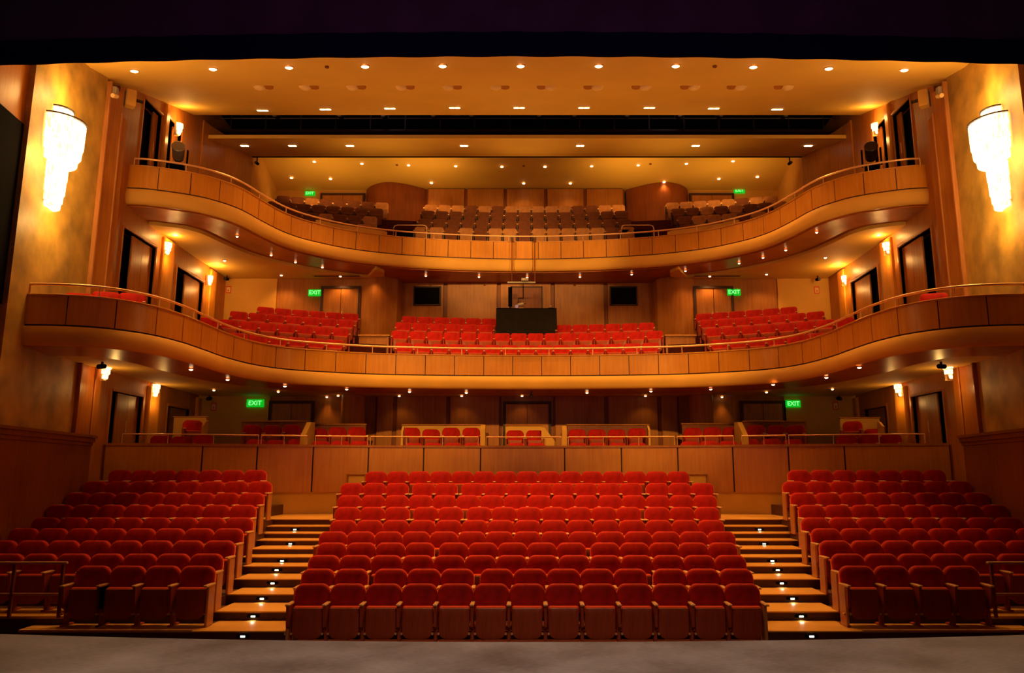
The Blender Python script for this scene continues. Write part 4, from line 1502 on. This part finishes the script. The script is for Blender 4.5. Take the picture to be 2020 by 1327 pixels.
for u, vt, sl, lab in ((608, 832, .9, 'slanted pale divider between left parterre boxes'), (953, 838, .15, 'pale divider left of the middle parterre box'), (1113, 840, .1, 'pale divider right of the middle parterre box'),
                       (1461, 832, .9, 'slanted pale divider between right parterre boxes'), (795, 842, .08, 'thin divider at the left end of the centre left box'), (1279, 840, .08, 'thin divider at the right end of the centre right box'),
                       (405, 830, .08, 'thin divider beside the left outer box'), (1737, 832, .08, 'thin divider beside the right outer box')):
    y0 = sample(PAR, s_par, par_s(u))[1] + .3
    x, _, zt = at_y(u, vt, y0 + 1.6)
    w2 = .07 if sl > .6 or sl in (.15, .1) else .03
    ln = .95 if sl > .6 else .3
    y0 += 1.6 - ln / 2
    o = MB().xprism([(y0, 1.55), (y0 + ln, 1.55), (y0 + ln, zt + .02), (y0 + ln * .6, zt), (y0, zt - .45 * ln)], x - w2, x + w2)
    o = o.build('box_divider', M['plaster']); recalc(o)
    tag(o, lab, 'divider')
# sloped end of the middle box screen
x0, x1 = at_y(1068, 850, 23.85)[0], at_y(1106, 870, 23.85)[0]
o = MB().vprism([(x0, 1.55), (x1, 1.55), (x1, 2.2), (x0 + .1, at_y(1068, 843, 23.85)[2]), (x0, at_y(1068, 843, 23.85)[2])], 23.8, 23.86).build('box_screen', M['plaster']); recalc(o)
tag(o, 'pale screen sloping down to the right of the middle box seats', 'low screen')

# upper balcony seats
UC, UR = -10.0, 37.3
U_Y = [27.3, 28.12, 28.94, 29.76]
U_TOP = [at_y(1040, v, y)[2] for v, y in zip((450, 434, 418, 406), U_Y)]
for k in range(4):
    r = UR + .82 * k
    amax = math.asin(9.95 / r)
    tier(UC, r, -amax, amax, -.40, .45 if k < 3 else 1.9, 8.9, U_TOP[k] - .87, M['carpet'], 'curved step under the %s row of upper balcony seats' % ORD[k])
    n = 15 if k != 3 else 15
    for j in range(n):
        xx, yy, rz = arc_pos(UC, r, -.1 + .545 * (j - (n - 1) / 2))
        kind = 'tan' if (k == 3 and random.random() < .7) or (k == 0 and random.random() < .45) else 'brown'  # tan stands for seats in better light, mostly the back row
        place('gallery_seat', kind, (xx, yy, U_TOP[k] - .87), rz, '%s upper balcony seat, %s from the left, %s centre row' % (kind, ORD[j], ORD[k]), 'upper balcony centre seats')
    for sx, nm in ((-1, 'left'), (1, 'right')):
        n = (5, 7, 8, 8)[k]
        a = math.asin((5.75, 5.7, 5.65, 5.6)[k] / r)
        for j in range(n):
            aa = a + (j + .5) * .545 / r
            kind = 'tan' if random.random() < ((.5, .3, .15, .35)[k] + (.15 if sx > 0 else 0)) else 'brown'
            place('gallery_seat', kind, (sx * r * math.sin(aa), UC + r * math.cos(aa), U_TOP[k] - .87), -sx * aa,
                  '%s upper balcony seat, %s from the aisle, %s row of the %s block' % (kind, ORD[j], ORD[k], nm), 'upper balcony %s seats' % nm)

# ------------------------------------------------------------------ balcony furniture
for sx, nm in ((-1, 'left'), (1, 'right')):
    # arched stair rails on the upper balcony
    xa, xb = at_y(776 if sx < 0 else 1226, 460, 26.9)[0], at_y(842 if sx < 0 else 1290, 460, 26.9)[0]
    z0, zt = 9.1, at_y(800, 444, 26.9)[2]
    pts = [(xa, 26.9, z0), (xa, 26.9, zt - .12), (xa + .04, 26.9, zt - .03), (xa + .13, 26.9, zt), (xb - .13, 26.9, zt), (xb - .04, 26.9, zt - .03), (xb, 26.9, zt - .12), (xb, 26.9, z0)]
    o = MB().tube(pts, .02, 8).build('stair_rail', M['rail'], smooth=50)
    tag(o, 'arched brass stair rail at the %s aisle of the upper balcony' % nm, 'railing')
    o = MB().bbox(xa + .05, xb - .05, 27.1, 27.2, 9.0, zt - .1, .01).build('screen_panel', M['black'])
    tag(o, 'dark panel behind the %s arched rail of the upper balcony' % nm, 'panel')
    # pale ledge in front of the side blocks
    pts = []
    root = MB()
    a0, a1 = (5.0, 7.3)
    q = []
    s = arclen(UPP)
    cpts = [p for p in inner(UPP, .75) if a0 < sx * p[0] < a1]
    cp2 = [p for p in inner(UPP, .85) if a0 < sx * p[0] < a1]
    if len(cpts) > 2:
        o = MB().prism(cpts + list(reversed(cp2)), 9.0, 9.98).build('front_ledge', M['plaster']); recalc(o)
        tag(o, 'pale low ledge behind the %s part of the upper handrail' % nm, 'ledge')
    # low stair walls on the lower balcony
    xa, xb = sorted((sx * 5.62, sx * 4.62))
    o = MB().bbox(xa, xb, 25.0, 25.1, 4.4, at_y(730, 663, 25.0)[2], .01).build('stair_wall', M['wall_wood'])
    tag(o, 'low wood stair wall in the %s aisle of the lower balcony' % nm, 'low wall')
    o = MB().bbox(xa - .03, xb + .03, 24.96, 25.14, at_y(730, 663, 25.0)[2], at_y(730, 660, 25.0)[2], .01).build('stair_wall_cap', M['fascia'], smooth=0)
    tag(o, 'flat wood cap on the low stair wall, %s aisle' % nm, 'ledge')

# draped control table with equipment
Yt = 25.75
x0, _, z1 = at_y(979, 609, Yt)
x1 = at_y(1098, 609, Yt)[0]
z0 = at_y(1040, 668, Yt)[2]
t = empty('control_table', ((x0 + x1) / 2, Yt, z0))
tag(t, 'black cloth draped control table among the lower balcony seats', 'table')
w2, h = (x1 - x0) / 2, z1 - z0
cl = MB()
n = 40
top, bot = [], []
per = []
for k in range(n + 1):
    xx = -w2 + 2 * w2 * k / n
    per.append((xx, -.0))
vs, fs = [], []
for k, (xx, yy) in enumerate(per):
    wv = .02 * math.sin(k * 1.9)
    vs += [(xx, 0, h), (xx * 1.0, wv * .3, h - .12), (xx * 1.015, -.03 + wv, 0), (xx, .75, h)]
for k in range(n):
    a, b = k * 4, k * 4 + 4
    fs += [(a, b, b + 1, a + 1), (a + 1, b + 1, b + 2, a + 2), (a, a + 3, b + 3, b)]
cl.add(vs, fs)
for s in (-1, 1):
    cl.add([(s * w2, 0, h), (s * w2, .75, h), (s * w2 * 1.015, .78, 0), (s * w2 * 1.015, -.03, 0)], [(0, 1, 2, 3)])
cl.build('drape', M['cloth'], t, 50)
MB().bbox(-w2 - .005, w2 + .005, -.01, .76, h, h + .025, .008).build('tabletop', M['black'], t)


def eq(name, lab, cat, dx, dy, parts):
    o = empty(name, (t.location.x + dx, Yt + dy, z1 + .025))
    tag(o, lab, cat)
    for nm_, mb_, mt_ in parts:
        mb_.build(nm_, M[mt_], o, 40)
    return o


eq('desk_monitor', 'thin black monitor edge on the left of the draped table', 'monitor', -.58, .3,
   [('stand', MB().bbox(-.1, .1, -.08, .08, 0, .02), 'black'), ('neck', MB().bbox(-.02, .02, 0, .03, .02, .3), 'black'), ('screen', MB().bbox(-.06, .08, -.03, .0, .12, .82), 'black')])
eq('followspot', 'small shiny clamp light with round bulbs on the draped table', 'light', -.2, .15,
   [('base', MB().bbox(-.12, .12, -.08, .08, 0, .03), 'brass'), ('body', MB().tube([(-.1, 0, .12), (.1, 0, .16)], .08, 12), 'grey'), ('lens', MB().tube([(-.14, -.06, .08), (-.14, -.12, .07)], .06, 12), 'chrome'),
    ('bulb', MB().lathe([(.001, -.04), (.04, 0), (.001, .04)], 10, (.14, 0, .2)), 'chrome'), ('bulb', MB().lathe([(.001, -.03), (.03, 0), (.001, .03)], 10, (.15, 0, .3)), 'chrome'), ('arm', MB().tube([(-.1, 0, .2), (-.08, 0, .36), (.1, 0, .38)], .015, 6), 'steel')])
eq('desk_lamp', 'tiny lamp at the right end of the draped table', 'lamp', .85, .2,
   [('base', MB().bbox(-.1, .1, -.06, .06, 0, .05), 'black'), ('lamp_head', MB().lathe([(.001, -.035), (.035, 0), (.001, .035)], 10, (0, 0, .1)), 'sign_pale')])
eq('mixing_console', 'low dark console at the left end of the draped table', 'console', -.8, .2,
   [('body', MB().xprism([(-.12, 0), (.2, 0), (.2, .08), (-.12, .03)], -.2, .2), 'black')])

# hanging trapeze on the front of the upper balcony
Yh = 25.75
xa, xb = at_y(1010, 500, Yh)[0], at_y(1055, 500, Yh)[0]
zt, zb_ = at_y(1010, 468, Yh)[2], at_y(1010, 557, Yh)[2]
o = empty('hanging_rig', (0, Yh, zb_))
tag(o, 'brown metal hanging frame clamped to the middle of the upper balcony', 'lighting rig')
for x in (xa, xb):
    MB().tube([(x, 0, 0), (x, 0, zt - zb_)], .022, 8).build('drop_pole', M['dark_wood'], o, 40)
    MB().bbox(x - .05, x + .05, -.02, .26, zt - zb_ - .1, zt - zb_, .01).build('clamp', M['steel'], o)
MB().bbox(xa - .16, xb + .02, -.03, .03, -.03, .03, .005).build('cross_bar', M['grey'], o)
o = empty('projector', ((xa + xb) / 2 + .05, Yh, zb_ + .03))
tag(o, 'small pale projector sitting on the hanging frame', 'projector')
MB().bbox(-.13, .13, -.12, .12, 0, .11, .015).build('body', M['grey'], o)
MB().tube([(-.04, -.12, .055), (-.04, -.14, .055)], .035, 12).build('lens', M['chrome'], o, 40)

# ------------------------------------------------------------------ stalls details
for sx, nm in ((-1, 'left'), (1, 'right')):
    # guard rails at the outer front corners
    yr = 12.30
    xi = 7.17
    zf = S_FLOOR[1]
    root = empty('guard_rail', (sx * xi, yr, zf))
    tag(root, 'wood topped guard rail in front of the outer %s stalls seats' % nm, 'railing')
    ext = wx(yr) - xi - .02
    MB().bbox(0, sx * ext, -.03, .03, .80, .835, .008).build('top_rail', M['arm_wood'], root)
    MB().bbox(sx * .05, sx * ext, -.012, .012, .33, .365, .004).build('mid_rail', M['arm_wood'], root)
    for dx in (.06, .82, 1.6):
        MB().bbox(sx * dx - .022, sx * dx + .022, -.025, .025, 0, .80, .006).build('post', M['dark_wood'], root)
    # step lights in the risers
    for k, (u, v) in enumerate([(480, 1251), (500, 1218), (517, 1186), (538, 1158), (546, 1131), (557, 1107), (573, 1075), (582, 1046)]):
        j = (0, 1, 2, 3, 4, 5, 7, 9)[k]
        y, z = STEPS[j]
        x = sx * -at_y(u, v, y)[0]
        o = empty('step_light', (x, y - .005, z - .075))
        tag(o, 'tiny white step light on the %s aisle stairs, %s from the bottom' % (nm, ORD[k]), 'step light', 'step lights of the %s aisle' % nm)
        MB().bbox(-.10, .10, -.015, 0, -.022, .022, .004).build('housing', M['black'], o)
        MB().bbox(-.035, .035, -.022, -.015, -.016, .010, .002).build('lens', M['led'], o)
        lamp('lamp', 'SPOT', (0, -.03, 0), 0.7, (.9, 1.0, .7), .02, None, 120, .5, o).rotation_euler = (-.4, 0, 0)
